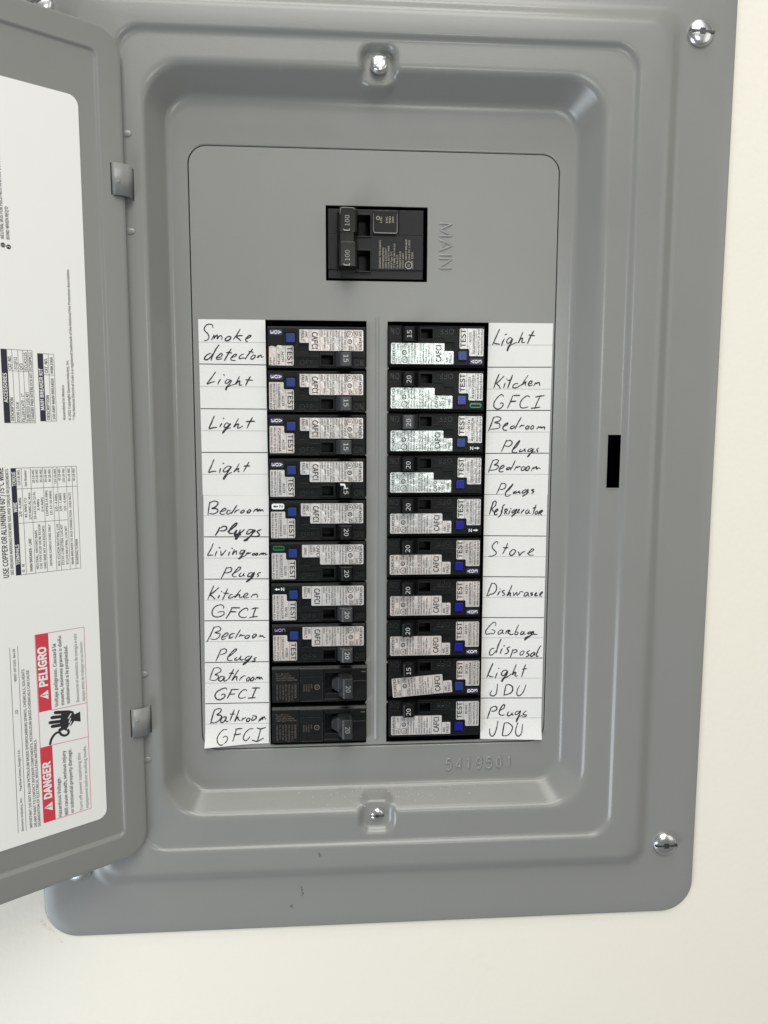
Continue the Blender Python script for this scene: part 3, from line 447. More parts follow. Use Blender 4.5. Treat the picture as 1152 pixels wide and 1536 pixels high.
def plate_mesh():
    cu = bpy.data.curves.new("p", 'CURVE'); cu.dimensions = '2D'; cu.fill_mode = 'BOTH'; cu.extrude = .025; cu.bevel_depth = .006; cu.bevel_resolution = 1; cu.offset = -.006
    def poly(pts):
        s = cu.splines.new('POLY'); s.points.add(len(pts)-1)
        for i, p in enumerate(pts): s.points[i].co = (p[0], p[1], 0, 1)
        s.use_cyclic_u = True
    poly(rrect(-4.285, 4.105, -5.60, 8.38, .40, 10))
    for h in ((-2.66, -.325, -5.545, 4.615), (.165, 2.54, -5.55, 4.61), (-1.25, 1.075, 5.51, 7.17)):
        poly([(h[0], h[2]), (h[0], h[3]), (h[1], h[3]), (h[1], h[2])])
    o = bpy.data.objects.new("p", cu); col.objects.link(o); me = bpy.data.meshes.new_from_object(o)
    mb = MB(); mb.v = [(v.co.x, v.co.y, v.co.z-.031-.004) for v in me.vertices]; mb.f = [tuple(p.vertices) for p in me.polygons]
    bpy.data.objects.remove(o); return mb
plate = plate_mesh().build("deadfront_plate", PLATE, panel)
mb = MB()                                            # pressed rib between the breaker columns
mb.cross([(-.135, -.006), (-.09, .014), (-.06, .014), (-.015, -.006)], -5.45, 4.70)
mb.build("centre_rib", PLATE, plate, smooth=False)
mb = MB()
stamped(mb, "MAIN", 1.345, 6.82, 'cw', .31, 1.03, .052, .026, -.0065, at=(0, .36, .70, .78))
mb.build("embossed_lettering", PLATE, plate, smooth=True)["kind"] = "stuff"
mb = MB()
stamped(mb, "5419501", 1.66, -6.31, 'r', .29, 1.78, .060, .032, -.004, tilt=.015)
mb.build("embossed_lettering", PAINT, cover, smooth=True)["kind"] = "stuff"
mb = MB()                                            # twist-off stubs on the slots' edges
for sx in (-.325, .165, 2.54):
    for k in range(1, 10):
        y = 4.55-k*1.008
        s_ = 1 if sx > -.3 and sx < 1 else -1
        if sx > 2: continue
        x_ = sx-.004 if s_ > 0 else sx+.004
        mb.prism([(x_, y-.025), (x_+s_*.035, y-.02), (x_+s_*.035, y+.02), (x_, y+.025)], -.05, -.006)
mb.build("knockout_stub", PLATE, plate)['kind'] = 'stuff'
mb = MB()                                            # dents over the slots
def dome(mb, cx, cy, cz, rx, ry, rz, n=14, m_=5):
    b = len(mb.v); mb.v.append((cx, cy, cz+rz))
    for i in range(1, m_+1):
        p = i/m_*math.pi/2
        for j in range(n):
            a = 2*math.pi*j/n; mb.v.append((cx+rx*math.sin(p)*math.cos(a), cy+ry*math.sin(p)*math.sin(a), cz+rz*math.cos(p)))
    mb.f += [(b, b+1+j, b+1+(j+1) % n) for j in range(n)]
    for i in range(m_-1):
        o = b+1+i*n; mb.f += [(o+j, o+n+j, o+n+(j+1) % n, o+(j+1) % n) for j in range(n)]
for x, y in ((-5.47, 8.38), (-5.46, 6.37), (-5.50, -3.50), (-5.49, -5.56)):
    d = MB(); dome(d, x, y, .597, .12, .08, .032); d.build("locating_dimple", PAINT, cover, smooth=True)

def screw(x, y, z, r, h, kind, ang, lab=None, tip=0):
    mb = MB(); n = 36
    prof = [(r*1.0, 0), (r*1.02, h*.25), (r*.97, h*.5), (r*.80, h*.78), (r*.5, h*.95), (r*.30, h)]
    if kind == 'flat': prof = [(r, 0), (r*1.02, h*.3), (r*.98, h*.85), (r*.90, h*.96), (r*.3, h)]
    b = 0
    for rr, zz in prof: mb.v += [(rr*math.cos(2*math.pi*i/n), rr*math.sin(2*math.pi*i/n), zz) for i in range(n)]
    # slot: squash vertices into a groove by adding inner faces
    for k in range(len(prof)-1): mb.f += [(k*n+i, k*n+(i+1) % n, (k+1)*n+(i+1) % n, (k+1)*n+i) for i in range(n)]
    mb.f.append(tuple((len(prof)-1)*n+i for i in range(n)))
    o = mb.build("screw", CHROME, panel, smooth=True); o.location = W(x, y, z); o.rotation_euler = (R(-tip), 0, 0)
    if lab: o['label'] = lab
    g = MB(); c_, s_ = math.cos(ang), math.sin(ang)
    def P_(a, b_): return (a*c_-b_*s_, a*s_+b_*c_)
    gw = r*.085
    g.prism([P_(-r*.97, -gw), P_(-r*.2, -gw), P_(-r*.2, gw), P_(-r*.97, gw)], h*.2, h*1.0+.003)
    g.prism([P_(r*.2, -gw), P_(r*.97, -gw), P_(r*.97, gw), P_(r*.2, gw)], h*.2, h*1.0+.003)
    if kind == 'combo':
        e = r*.23
        g.prism([P_(-e, -e), P_(e, -e), P_(e, e), P_(-e, e)], h*.5, h*1.0+.004)
    gm = g.build("screw_slot", mat("slot_steel", (.10, .105, .105), .35, .8) if 'slot_steel' not in bpy.data.materials else bpy.data.materials['slot_steel'], o)
    l = MB(); t = .02
    for sy in (-1, 1):
        p0, p1 = P_(-r*.95, sy*(gw+.006)), P_(r*.95, sy*(gw+.006)); l.line(*p0, *p1, .012, h*.9)
    return o
screw(7.05, 10.87, .52, .285, .13, 'combo', R(-3)); screw(7.12, -8.15, .52, .285, .13, 'combo', R(0))
screw(-7.17, 10.97, .52, .285, .13, 'combo', R(30)); screw(-7.17, -8.28, .52, .285, .13, 'combo', R(12))
screw(cx_+.02, 9.97, .45, .185, .16, 'flat', R(42), tip=11); screw(cx_+.01, -7.17, .46, .165, .08, 'combo', R(0))

# dust and scuffs
mb = MB()
for i in range(120):
    x = random.gauss(.25, 1.0); y = -6.77+random.gauss(0, .085); z = .6*(-6.60-y)/.42
    if abs(x) > 2.6 or not -6.95 < y < -6.64: continue
    s_ = random.uniform(.004, .013)
    b = len(mb.v); k = z+.012; sl = -.6/.42
    mb.v += [(x-s_, y-s_, k-s_*sl), (x+s_, y-s_*.6, k-s_*.6*sl), (x+s_*.7, y+s_, k+s_*sl), (x-s_*.6, y+s_*.8, k+s_*.8*sl)]; mb.f.append((b, b+1, b+2, b+3))
dust = mb.build("settled_dust", DUST, panel); dust['kind'] = 'stuff'
for x, y, z, L in ((-1.47, -8.02, .684, .10), (-1.93, -8.99, .5255, .16), (-1.90, -9.12, .5255, .09), (-2.18, -9.42, .5255, .08)):
    mb = MB(); pts = [(x+random.uniform(-.03, .03), y+L*(i/5-.5)) for i in range(6)]
    mb.ribbon(pts, [random.uniform(.01, .045) for _ in pts], z, cap=False); mb.build("scuff_mark", SCUFF, cover)

# ------------------------------------------------------------------ door, swung open to the left
A = R(36)
door_keys = [(-11.1, 0, -7.735, 10.35, .52, -.07, 0), (-11.1, 0, -7.735, 10.35, .52, -.01, .02), (-11.04, -.06, -7.675, 10.29, .46, .0, .03),
             (-10.60, -.50, -7.16, 9.86, .14, .0, .03), (-10.55, -.55, -7.10, 9.80, .10, -.05, .03), (-10.4, -.70, -6.9, 9.6, .06, -.05, 0)]
dr = fillet(door_keys)
mb = MB(); dp = [ring_pts(k, [-9, -7, -5, -3, -1.5], [-6, -4, -2, 0, 2, 4, 6, 8], 8) for k in dr]; n = len(dp[0])
for ring in dp: mb.v += ring
for a in range(len(dp)-1):
    for i in range(n): j = (i+1) % n; mb.f.append((a*n+i, a*n+j, (a+1)*n+j, (a+1)*n+i))
mb.f.append(tuple((len(dp)-1)*n+i for i in range(n))); mb.f.append(tuple(reversed(range(n))))
door = mb.build("door", PAINT, panel, smooth=False)
me = door.data
for p in me.polygons: p.use_smooth = p.area < .002
door.location = W(-5.5, 0, .75); door.rotation_euler = (0, 0, A)
door['label'] = "open door carrying the white wiring label"
ZL = -.05
mb = MB(); mb.prism(rrect(-10.2, -.905, -6.59, 8.85, .20, 8), ZL, ZL+.010); mb.build("paper_label", SHEET, door)
zt = ZL+.0125
def dtext(mb, body, s0, t0, s_cap, t1, bold=0.0):
    """s0 base line, cap height s_cap, from t0 up to t1"""
    m_ = MB(); m_.text(body, -s0, t0, 'ccw', s_cap/.72, zt, width=t1-t0, bold=bold+(.006 if mb is gy else 0))
    m_.build(*NM[id(mb)], door)
bk, gy, wh, wt = MB(), MB(), MB(), MB()
NM = {id(bk): ('printed_text', PRINT), id(gy): ('small_printed_text', PRINTG), id(wh): ('warning_heading', WHITE), id(wt): ('table_heading', WHITE)}
for q in ((1.980, 2.236, -3.811, -2.132), (2.008, 2.26, -6.267, -4.588)):
    m1 = MB(); m1.quadz([(-q[1], q[2]), (-q[0], q[2]), (-q[0], q[3]), (-q[1], q[3])], zt-.001); m1.build("warning_band", RED, door)
fr = MB(); w_ = .012
for a in ((2.24, -6.27, 1.25, -6.27), (2.24, -2.135, 1.23, -2.135), (1.235, -2.135, 1.25, -6.27), (2.245, -2.135, 2.255, -6.27), (2.0, -3.82, 1.245, -3.836), (2.0, -4.588, 1.245, -4.613)):
    fr.line(-a[0], a[1], -a[2], a[3], w_, zt)
fr.build("warning_border", mat("pink_print", (.62, .16, .22), .5), door)
zt += .0008
dtext(wh, "PELIGRO", 2.043, -3.272, .16, -2.41, .018); dtext(wh, "DANGER", 2.068, -5.752, .15, -4.923, .018)
def tri(s0, s1, t0, t1, mark):
    wq = MB(); wq.quadz([(-s0, t0), (-s0, t1), (-s1, (t0+t1)/2)], zt); wq.build("warning_triangle", WHITE, door)
    mark = MB(); tc = (t0+t1)/2; mark.line(-(s0+.045), tc, -(s0+.13), tc, .022, zt+.0006); mark.disc(-(s0+.022), tc, .013, zt+.0006, 8); mark.build('warning_triangle_mark', RED, door)
rd = MB(); tri(2.035, 2.205, -3.56, -3.36, rd); tri(2.06, 2.23, -6.04, -5.84, rd)
for a in (("Voltaje peligroso. Causará la", 1.842, -3.774, .078, -2.392), ("muerte, lesiones graves o daño", 1.722, -3.764, .078, -2.236), ("substancial a la propiedad.", 1.605, -3.761, .078, -2.467),
          ("Hazardous Voltage.", 1.878, -6.249, .078, -5.349), ("Will cause death, serious injury", 1.745, -6.253, .078, -4.782), ("or substantial property damage.", 1.622, -6.243, .078, -4.777)):
    dtext(bk, a[0], a[1], a[2], .068, a[4], .006)
for a in (("Desconecte el suministro de energía a este", 1.402, -3.771, .07, -2.251), ("equipo antes de trabajar en su interior.", 1.282, -3.78, .07, -2.438),
          ("Turn off power supplying this", 1.430, -6.249, .07, -4.923), ("equipment before working inside.", 1.303, -6.237, .07, -4.788)):
    dtext(bk, a[0], a[1], a[2], .062, a[4], .0)
for a in (("IMPORTANT: DO NOT ALLOW PETROLEUM BASED (HYDROCARBON) SPRAYS, CHEMICALS, SOLVENTS", 2.485, -6.286, .052, -2.811), ("OR ANY PAINT TO CONTACT INTERIOR COMPONENTS. PETROLEUM BASED CHEMICALS CAN CAUSE", 2.395, -6.30, .052, -2.849),
          ("DEGRADATION OF ELECTRICAL INSULATING MATERIALS.", 2.32, -6.305, .052, -4.37), ("Siemens Industry, Inc.", 2.66, -6.301, .045, -5.55), ("Peachtree Corners, Georgia U.S.A.", 2.655, -5.40, .045, -4.504),
          ("40907-187-0101  Rev 00", 2.642, -3.046, .045, -2.352), ("J2", 2.648, -3.747, .055, -3.648)):
    dtext(gy, *a)
gy.line(-2.768, -6.295, -2.742, -2.313, .008, zt); gy.line(-2.612, -6.312, -2.589, -2.306, .008, zt)
# shock symbol: hand, spark and cable
def I(p): return [(-a/1000, b/1000) for a, b in p]
sym = MB()
palm = I([(1649,-3910),(1541,-3953),(1518,-4029),(1395,-3997),(1393,-4225),(1525,-4176),(1590,-4253),(1692,-4312),(1800,-4285),(1830,-4181),(1790,-3924)])
i0 = len(sym.v); sym.v += [(x, y, zt) for x, y in palm]; cxp = sum(p[0] for p in palm)/len(palm); cyp = sum(p[1] for p in palm)/len(palm)
sym.v.append((cxp, cyp, zt)); sym.f += [(i0+i, i0+(i+1) % len(palm), i0+len(palm)) for i in range(len(palm))]
for p in ([(1911,-3892),(1632,-3946)], [(1983,-3985),(1708,-4020)], [(2027,-4086),(1713,-4124)], [(1985,-4181),(1716,-4201)], [(1836,-4297),(1664,-4257)]):
    sym.ribbon(I(p), .072, zt+.0003)
cab = I([(2048,-4558),(2015,-4451),(1932,-4357),(1849,-4348),(1805,-4415),(1727,-4451),(1660,-4414),(1671,-4341),(1721,-4312)])
def smooth(pts, k=4):
    out = []
    for i in range(len(pts)-1):
        p0, p1, p2, p3 = pts[max(0, i-1)], pts[i], pts[i+1], pts[min(len(pts)-1, i+2)]
        for j in range(k):
            t = j/k; out.append(tuple(.5*((2*p1[d])+(-p0[d]+p2[d])*t+(2*p0[d]-5*p1[d]+4*p2[d]-p3[d])*t*t+(-p0[d]+3*p1[d]-3*p2[d]+p3[d])*t**3) for d in (0, 1)))
    out.append(pts[-1]); return out
sym.ribbon(smooth(cab), .05, zt+.0003); sym.build("shock_symbol", PRINT, door)
bo = MB(); bo.ribbon(I([(1591,-3999),(1653,-4088),(1602,-4094),(1642,-4185),(1587,-4168),(1631,-4250),(1677,-4316)]), .024, zt+.0012); bo.build("spark_symbol", WHITE, door)
# tables
tb = MB()
def tab(s1, s0, t0, t1, rows, cols):
    for s_ in [s0]+rows: gy.line(-s_, t0, -s_, t1, .007, zt)
    for t in (t0, t1): gy.line(-s1, t, -s0, t, .007, zt)
    for t, a, b in cols: gy.line(-a, t, -b, t, .007, zt)
    bar = rows[0]; tb = MB(); tb.quadz([(-s1, t0), (-bar, t0), (-bar, t1), (-s1, t1)], zt-.0006); tb.build("table_heading_bar", NAVY, door)
tab(2.612, 2.026, 2.26, 3.704, [2.50, 2.407, 2.297, 2.205, 2.115], [(3.286, 2.50, 2.026)])
tab(1.928, 1.606, 2.297, 3.656, [1.82, 1.716], [(3.236, 1.82, 1.606)])
tab(2.545, 1.248, -.832, 1.35, [2.448, 2.345, 2.17, 1.93, 1.742, 1.648, 1.468, 1.348], [(.93, 2.44, 1.25), (.23, 2.44, 1.475)])
for a in (("ACCESSORIES", 2.525, 2.66, .07, 3.24), ("MAIN BREAKER KIT", 1.842, 2.52, .07, 3.36), ("TERMINALS", 2.462, -.62, .065, -.20), ("WIRE", 2.462, .46, .065, .66), ("TORQUE", 2.462, .99, .065, 1.28)): dtext(wt, *a, .01)
for a in (("DESCRIPTION", 2.425, 2.30, .058, 2.76), ("CAT. NO.", 2.425, 3.31, .058, 3.58), ("DESCRIPTION", 1.738, 2.33, .058, 2.82), ("CAT. NO.", 1.738, 3.27, .058, 3.57),
          ("MAIN BREAKER - LINE", 2.22, -.78, .05, -.10), ("USE COPPER OR ALUMINUM 60°/75°C WIRE", 2.682, -.859, .10, 1.372)): dtext(bk, *a, .008)
for a in (("DOOR LOCK", 2.32, 2.28, .055, 2.68), ("ECQF12", 2.32, 3.32, .055, 3.56), ("FILLER PLATE - 1\"", 2.22, 2.28, .055, 2.84), ("QF3", 2.22, 3.31, .055, 3.44), ("SUBFEED LUG KIT", 2.13, 2.28, .055, 2.88), ("ECLK2125", 2.13, 3.31, .055, 3.66),
          ("STANDBY PWR INTERLOCK KIT", 2.042, 2.28, .055, 3.26), ("ECSBPK11", 2.042, 3.31, .055, 3.67), ("100 AMP MAIN BREAKER", 1.63, 2.33, .055, 3.17), ("MBK100A", 1.63, 3.27, .055, 3.60),
          ("Assembled in Mexico", 1.43, 2.317, .05, 3.039), ("© 2022 Copyright Siemens Industry, Inc.", 1.318, 2.317, .05, 3.558), ("® The National Electrical Code is a registered trademark of the National Fire Protection Association.", 1.228, 2.318, .05, 5.399),
          ("SEE BREAKER MARKINGS FOR WIRE SIZE AND TORQUE REQUIREMENTS", 2.588, -.816, .055, 1.343),
          ("G   N", 2.375, -.78, .05, -.62), ("2/0 - 4 AWG", 2.375, .36, .05, .75), ("110 LB-INS", 2.375, 1.0, .05, 1.31), ("#1 AWG CU", 2.275, .34, .045, .74), ("2/0 AWG AL Max.", 2.195, .29, .045, .86), ("See Breaker", 2.25, .97, .045, 1.31),
          ("NEUTRAL, GROUND BARS", 2.10, -.75, .045, .06), ("USE TYPE ECGP OR W/ ECGOR", 2.03, -.75, .045, .18), ("GND BAR KIT ACCESSORY)", 1.95, -.76, .045, .14), ("10-14 CU 10-12 AL", 2.10, .29, .045, .86), ("8 AWG", 2.03, .47, .045, .70), ("6-4 AWG", 1.95, .44, .045, .73),
          ("20 LB-INS", 2.10, 1.04, .045, 1.31), ("25 LB-INS", 2.03, 1.04, .045, 1.31), ("35 LB-INS", 1.95, 1.04, .045, 1.31), ("GROUND CONDUCTORS ONLY", 1.83, -.72, .045, .16), ("COPPER 14 AWG", 1.86, .34, .045, .87), ("(2) 12-10 AWG", 1.78, .36, .045, .86), ("30 LB-INS", 1.86, 1.04, .045, 1.31), ("30 LB-INS", 1.78, 1.04, .045, 1.31),
          ("NO. ECLK2N NEUTRAL LUG", 1.67, -.73, .045, .16), ("2/0 - 4 AWG", 1.67, .42, .045, .79), ("110 LB-INS", 1.67, 1.0, .045, 1.31), ("ECLK1-2 NEUTRAL LUG KIT", 1.585, -.72, .045, .14), ("2/0 - 1 AWG", 1.585, .42, .045, .80), ("45 LB-INS", 1.585, 1.06, .045, 1.31),
          ("ECLK3 NEUTRAL LUG KIT", 1.50, -.72, .045, .10), ("2/0 - 4 AWG", 1.50, .42, .045, .80), ("135 LB-INS", 1.50, 1.02, .045, 1.31), ("MAIN BREAKER TO BUS CONNECTION - (HEX NUT)", 1.39, -.73, .045, .80), ("85 LB-INS", 1.39, 1.04, .045, 1.31), ("BONDING SCREW", 1.29, -.74, .045, -.20), ("45 LB-INS", 1.29, 1.04, .045, 1.31),
          ("NEUTRAL BUS FOR FIELD NEUTRAL AND BONDING CONNECTIONS", 2.44, 5.82, .06, 7.90), ("BOND WHEN REQ'D", 2.34, 5.82, .06, 6.44)): dtext(gy, *a)
for s_, t, c in ((2.465, 5.70, "1"), (2.365, 5.68, "2")):
    m1 = MB(); m1.disc(-s_, t, .045, zt, 16); m1.build("numbered_dot", PRINT, door); m1 = MB(); m1.text(c, -s_+.028, t-.018, 'ccw', .08, zt+.0006); m1.build("numbered_dot_figure", WHITE, door)
gy.build("table_rules", PRINTG, door)["kind"] = "stuff"

# hinge clips
for yc, sgn in ((7.36, 1), (-4.54, -1)):
    mb = MB(); prof = []
    c0 = Vector((-5.5, .75)); e_ = Vector((-math.cos(A), math.sin(A))); nn = Vector((math.sin(A), math.cos(A)))
    ctrl = [c0+e_*.28+nn*(-.02), c0+e_*.25+nn*.06, c0+e_*.12+nn*.10, c0+Vector((.05, .09)), c0+Vector((.12, .01)), c0+Vector((.135, -.17))]
    cs = smooth([tuple(c) for c in ctrl], 4)
    n = len(cs)
    for i, (x, z) in enumerate(cs):
        x0, z0 = cs[max(0, i-1)]; x1, z1 = cs[min(n-1, i+1)]; dx, dz = x1-x0, z1-z0; L = math.hypot(dx, dz)
        prof.append((x, z, -dz/L*.035, dx/L*.035))
    hw = .325
    for (x, z, a, b) in prof:
        mb.v += [(x, yc-hw, z), (x, yc+hw, z), (x+a*-1, yc+hw, z-b), (x+a*-1, yc-hw, z-b)]
    for i in range(n-1):
        b = 4*i; mb.f += [(b, b+4, b+5, b+1), (b+1, b+5, b+6, b+2), (b+2, b+6, b+7, b+3), (b+3, b+7, b+4, b)]
    mb.f += [(0, 1, 2, 3), (4*n-1, 4*n-2, 4*n-3, 4*n-4)]
    hg = mb.build("hinge", HINGE, panel, smooth=False)
    for p in hg.data.polygons: p.use_smooth = True
    hg.data.polygons[len(hg.data.polygons)-1].use_smooth = False
    d = MB(); pm = c0+e_*.17+nn*.085; dome(d, pm.x, yc-.0+sgn*(-.02)-.04*sgn, pm.y, .035, .035, .03); d.build("hinge_dimple", HINGE, hg, smooth=True)
    d = MB(); d.line(-5.62, yc+.06*sgn-.1, -5.36, yc+.06*sgn-.1, .01, 0)
    g = MB(); g.box(-5.372, -5.348, yc-hw-.03, yc+hw-.02, .598, .606); g.build("hinge_slot", DARK, hg)
    sl = MB(); p_ = c0+e_*.305+nn*.004; q_ = c0+e_*.28+nn*.004
    b = 0; sl.v += [(p_.x, yc-hw, p_.y), (q_.x, yc-hw, q_.y), (q_.x, yc+hw, q_.y), (p_.x, yc+hw, p_.y)]; sl.f.append((0, 1, 2, 3)); sl.build("door_slot", DARK, hg)

# ------------------------------------------------------------------ paper strips with handwriting
SL = {'LU': "upper white paper strip left of the breakers, handwritten from Smoke detector to the lowest Light",
      'LL': "lower white paper strip left of the breakers, handwritten Bedroom plugs down to Bathroom GFCI",
      'RU': "upper white paper strip right of the breakers, handwritten Light, Kitchen GFCI, Bedroom Plugs twice",
      'RL': "lower white paper strip right of the breakers, handwritten Refrigerator down to Plugs JDU"}
strip = {}
for k, c in STRIPS.items():
    c = [(x/1000, y/1000) for x, y in c]
    cx0, cy0 = c[3]
    e = empty("paper_strip", cx0, cy0, 0); strip[k] = (e, cx0, cy0, c)
    tag(e, SL[k], "paper label", "handwritten paper strips beside the breakers")
    mb = MB(); nx, ny = 8, 60
    for j in range(ny+1):
        for i in range(nx+1):
            s_, t = i/nx, j/ny
            x = (c[3][0]*(1-s_)+c[2][0]*s_)*(1-t)+(c[0][0]*(1-s_)+c[1][0]*s_)*t; y = (c[3][1]*(1-s_)+c[2][1]*s_)*(1-t)+(c[0][1]*(1-s_)+c[1][1]*s_)*t
            yy = t*(c[0][1]-c[3][1])
            z = .008+.004*math.sin(yy*3.1+i*.3)*math.sin(yy*1.3)
            if k == 'LL': z += .16*max(0, 1-yy/.55)**2*max(0, 1-s_*1.4)
            if k == 'RL': z += .07*max(0, 1-yy/.5)**2*s_+.02*max(0, 1-yy/.5)
            mb.v.append((x-cx0, y-cy0, z))
    def zs(x, y, mb=mb, nx=nx, ny=ny, c=c, k=k, cx0=cx0, cy0=cy0):
        t = min(1, max(0, (y-c[3][1])/(c[0][1]-c[3][1]))); xl = c[3][0]*(1-t)+c[0][0]*t; xr = c[2][0]*(1-t)+c[1][0]*t
        s_ = min(1, max(0, (x-xl)/(xr-xl))); fi, fj = s_*nx, t*ny; i, j = min(nx-1, int(fi)), min(ny-1, int(fj)); fi -= i; fj -= j
        g = lambda a, b: mb.v[b*(nx+1)+a][2]
        return (g(i, j)*(1-fi)+g(i+1, j)*fi)*(1-fj)+(g(i, j+1)*(1-fi)+g(i+1, j+1)*fi)*fj+.0035
    n1 = (nx+1)*(ny+1); mb.f = [(j*(nx+1)+i, j*(nx+1)+i+1, (j+1)*(nx+1)+i+1, (j+1)*(nx+1)+i) for j in range(ny) for i in range(nx)]
    mb2v = list(mb.v)
    top = MB(); top.v = mb2v+[(x, y, z-.006) for x, y, z in mb2v]; top.f = mb.f+[tuple(n1+q for q in reversed(f)) for f in mb.f]
    edge = [i for i in range(nx+1)]+[(j+1)*(nx+1)-1 for j in range(1, ny+1)]+[ny*(nx+1)+i for i in range(nx-1, -1, -1)]+[j*(nx+1) for j in range(ny-1, 0, -1)]
    top.f += [(edge[i], n1+edge[i], n1+edge[(i+1) % len(edge)], edge[(i+1) % len(edge)]) for i in range(len(edge))]
    top.build("paper", PAPER, e)
    th, fa = MB(), MB()
    for heavy, yl, yr in RULES[k]:
        yl, yr = yl/1000, yr/1000
        t = (yl-c[3][1])/(c[0][1]-c[3][1]); xl = c[3][0]*(1-t)+c[0][0]*t+.004; xr = c[2][0]*(1-t)+c[1][0]*t-.004
        m_ = MB(); b = 0; w = .020 if heavy else .011; N = 8
        for i in range(N+1):
            s_ = i/N; x = xl+(xr-xl)*s_; y = yl+(yr-yl)*s_; z = zs(x, y)-.0012
            m_.v += [(x-cx0, y-w/2-cy0, z), (x-cx0, y+w/2-cy0, z)]
        m_.f += [(b+2*i, b+2*i+2, b+2*i+3, b+2*i+1) for i in range(N)]
        m_.build("ruled_line", RULE if heavy else FAINT, e)
    strip[k] = (e, cx0, cy0, zs)
for st, word, data in WORDS:
    e, cx0, cy0, zs = strip[st]; mb = MB()
    for si, stroke in enumerate(data.split(';')):
        pts = [tuple(float(v)/1000 for v in p.split(',')) for p in stroke.split()]
        sp = smooth(pts, 4) if len(pts) > 2 else [pts[0], ((pts[0][0]+pts[1][0])/2, (pts[0][1]+pts[1][1])/2), pts[1]]
        n = len(sp); w0 = random.uniform(.022, .029)*(1.12 if word == 'plugs' else 1)
        ws = [w0*(.78+.42*math.sin(math.pi*min(1, (i+.6)/n)))*(1.0+.12*math.sin(i*1.7+si)) for i in range(n)]
        b = len(mb.v); mb.ribbon(sp, ws, 0)
        for q in range(b, len(mb.v)):
            x, y, z = mb.v[q]; mb.v[q] = (x-cx0, y-cy0, zs(x, y)+z+si*.00012)
    o = mb.build("handwriting", INK, e); o['label'] = "handwritten word %s" % word

# ------------------------------------------------------------------ breakers
UC, VC = 1.13, .47                                   # local: x = u-UC, y = VC-v
def ux(u): return u-UC
def vy(v): return VC-v
def vr(rects): return [(ux(a), ux(b), vy(d), vy(c), h) for a, b, c, d, h in rects]
ZF = .15
def body_arc():
    mb = MB()
    relief(mb, ux(0), ux(2.25), vy(.935), vy(0), ZF, -1.4, vr([
        (0, 2.25, 0, .05, .11), (.60, 2.25, .69, .925, .118), (.60, 1.19, .69, .925, .125), (.66, 1.14, .73, .89, .112), (1.19, 1.53, .61, .90, .165), (1.225, 1.50, .645, .865, -.3),
        (1.53, 1.94, .55, .935, .10), (.71, .94, .40, .57, .125), (.76, .90, .43, .56, .105), (.96, 1.19, .56, .66, .13), (.40, .65, .135, .39, .135), (.36, .62, .20, .43, .14),
        (2.23, 2.25, 0, .935, .10), (0, .012, 0, .935, .10)]))
    b = len(mb.v)                                    # sloped top and bottom edges
    for (v0, v1) in ((0.001, .05),):
        b = len(mb.v); mb.v += [(ux(.012), vy(v1), ZF+.001), (ux(2.23), vy(v1), ZF+.001), (ux(2.23), vy(v0), .10), (ux(.012), vy(v0), .10)]; mb.f.append((b, b+1, b+2, b+3))
    return mb
def body_plain():
    mb = MB()
    relief(mb, ux(0), ux(2.27), vy(.86), vy(-.02), .14, -1.4, vr([
        (0, 2.27, -.02, .04, .09), (0, 2.27, .385, .395, .125), (.645, .66, 0, .86, .10), (1.225, 1.24, .04, .86, .10), (.66, 1.225, .22, .235, .12), (.68, 1.2, .40, .84, .12),
        (1.24, 1.86, .08, .80, .11), (1.27, 1.62, .16, .66, -.2), (1.62, 1.84, .12, .70, .04), (1.86, 1.875, .04, .80, .10), (1.875, 2.27, .22, .36, .12), (1.875, 2.27, .37, .86, .12), (.66, 1.225, .02, .05, .12)]))
    b = len(mb.v); mb.v += [(ux(0), vy(.04), .141), (ux(2.27), vy(.04), .141), (ux(2.27), vy(-.019), .08), (ux(0), vy(-.019), .08)]; mb.f.append((b, b+1, b+2, b+3))
    return mb
ME = {}
ME['arc'] = body_arc().mesh("body"); ME['arc'].materials.append(PLASTIC)
ME['plain'] = body_plain().mesh("body"); ME['plain'].materials.append(PLASTIC2)
mb = MB(); mb.cross([(ux(1.52), .03), (ux(1.93), .03), (ux(1.915), .34), (ux(1.88), .365), (ux(1.70), .36), (ux(1.66), .335)], vy(.915), vy(.57)); mb.v = [(x, y-.05*z if abs(y-vy(.57)) < 1e-6 else (y+.05*z if abs(y-vy(.915)) < 1e-6 else y), z) for x, y, z in mb.v]; ME['h_arc'] = mb.mesh("toggle"); ME['h_arc'].materials.append(HANDLE)
ME['h_arcb'] = mb.mesh("toggle"); ME['h_arcb'].materials.append(PLASTIC)
mb = MB()
b = 0; prof0 = [(1.42, .05), (1.90, .05), (1.925, .42), (1.90, .445), (1.72, .44), (1.68, .41)]
mb.cross([(ux(a), z) for a, z in prof0[1:]+[(1.60, .20), (1.58, .05)]], vy(.69), vy(.19))
mb.v = [(x, y-.05*z if abs(y-vy(.19)) < 1e-6 else y, z) for x, y, z in mb.v]
mb.prism([(ux(1.43), vy(.52)), (ux(1.62), vy(.66)), (ux(1.62), vy(.24)), (ux(1.43), vy(.34))], -.1, .13)
ME['h_plain'] = mb.mesh("toggle"); ME['h_plain'].materials.append(HANDLE2)
def slot_mesh(v, u0, u1, z0, z1, s):
    mb = MB(); n = 14; b = 0; cu, cz = (u0+u1)/2, (z0+z1)/2
    pts = [(ux(cu+(u1-u0)/2*math.cos(2*math.pi*i/n)), vy(v)+s*.002-s*.05*(cz+(z1-z0)/2*math.sin(2*math.pi*i/n)), cz+(z1-z0)/2*math.sin(2*math.pi*i/n)) for i in range(n)]
    mb.v += pts; mb.f.append(tuple(range(n)) if s < 0 else tuple(reversed(range(n)))); return mb
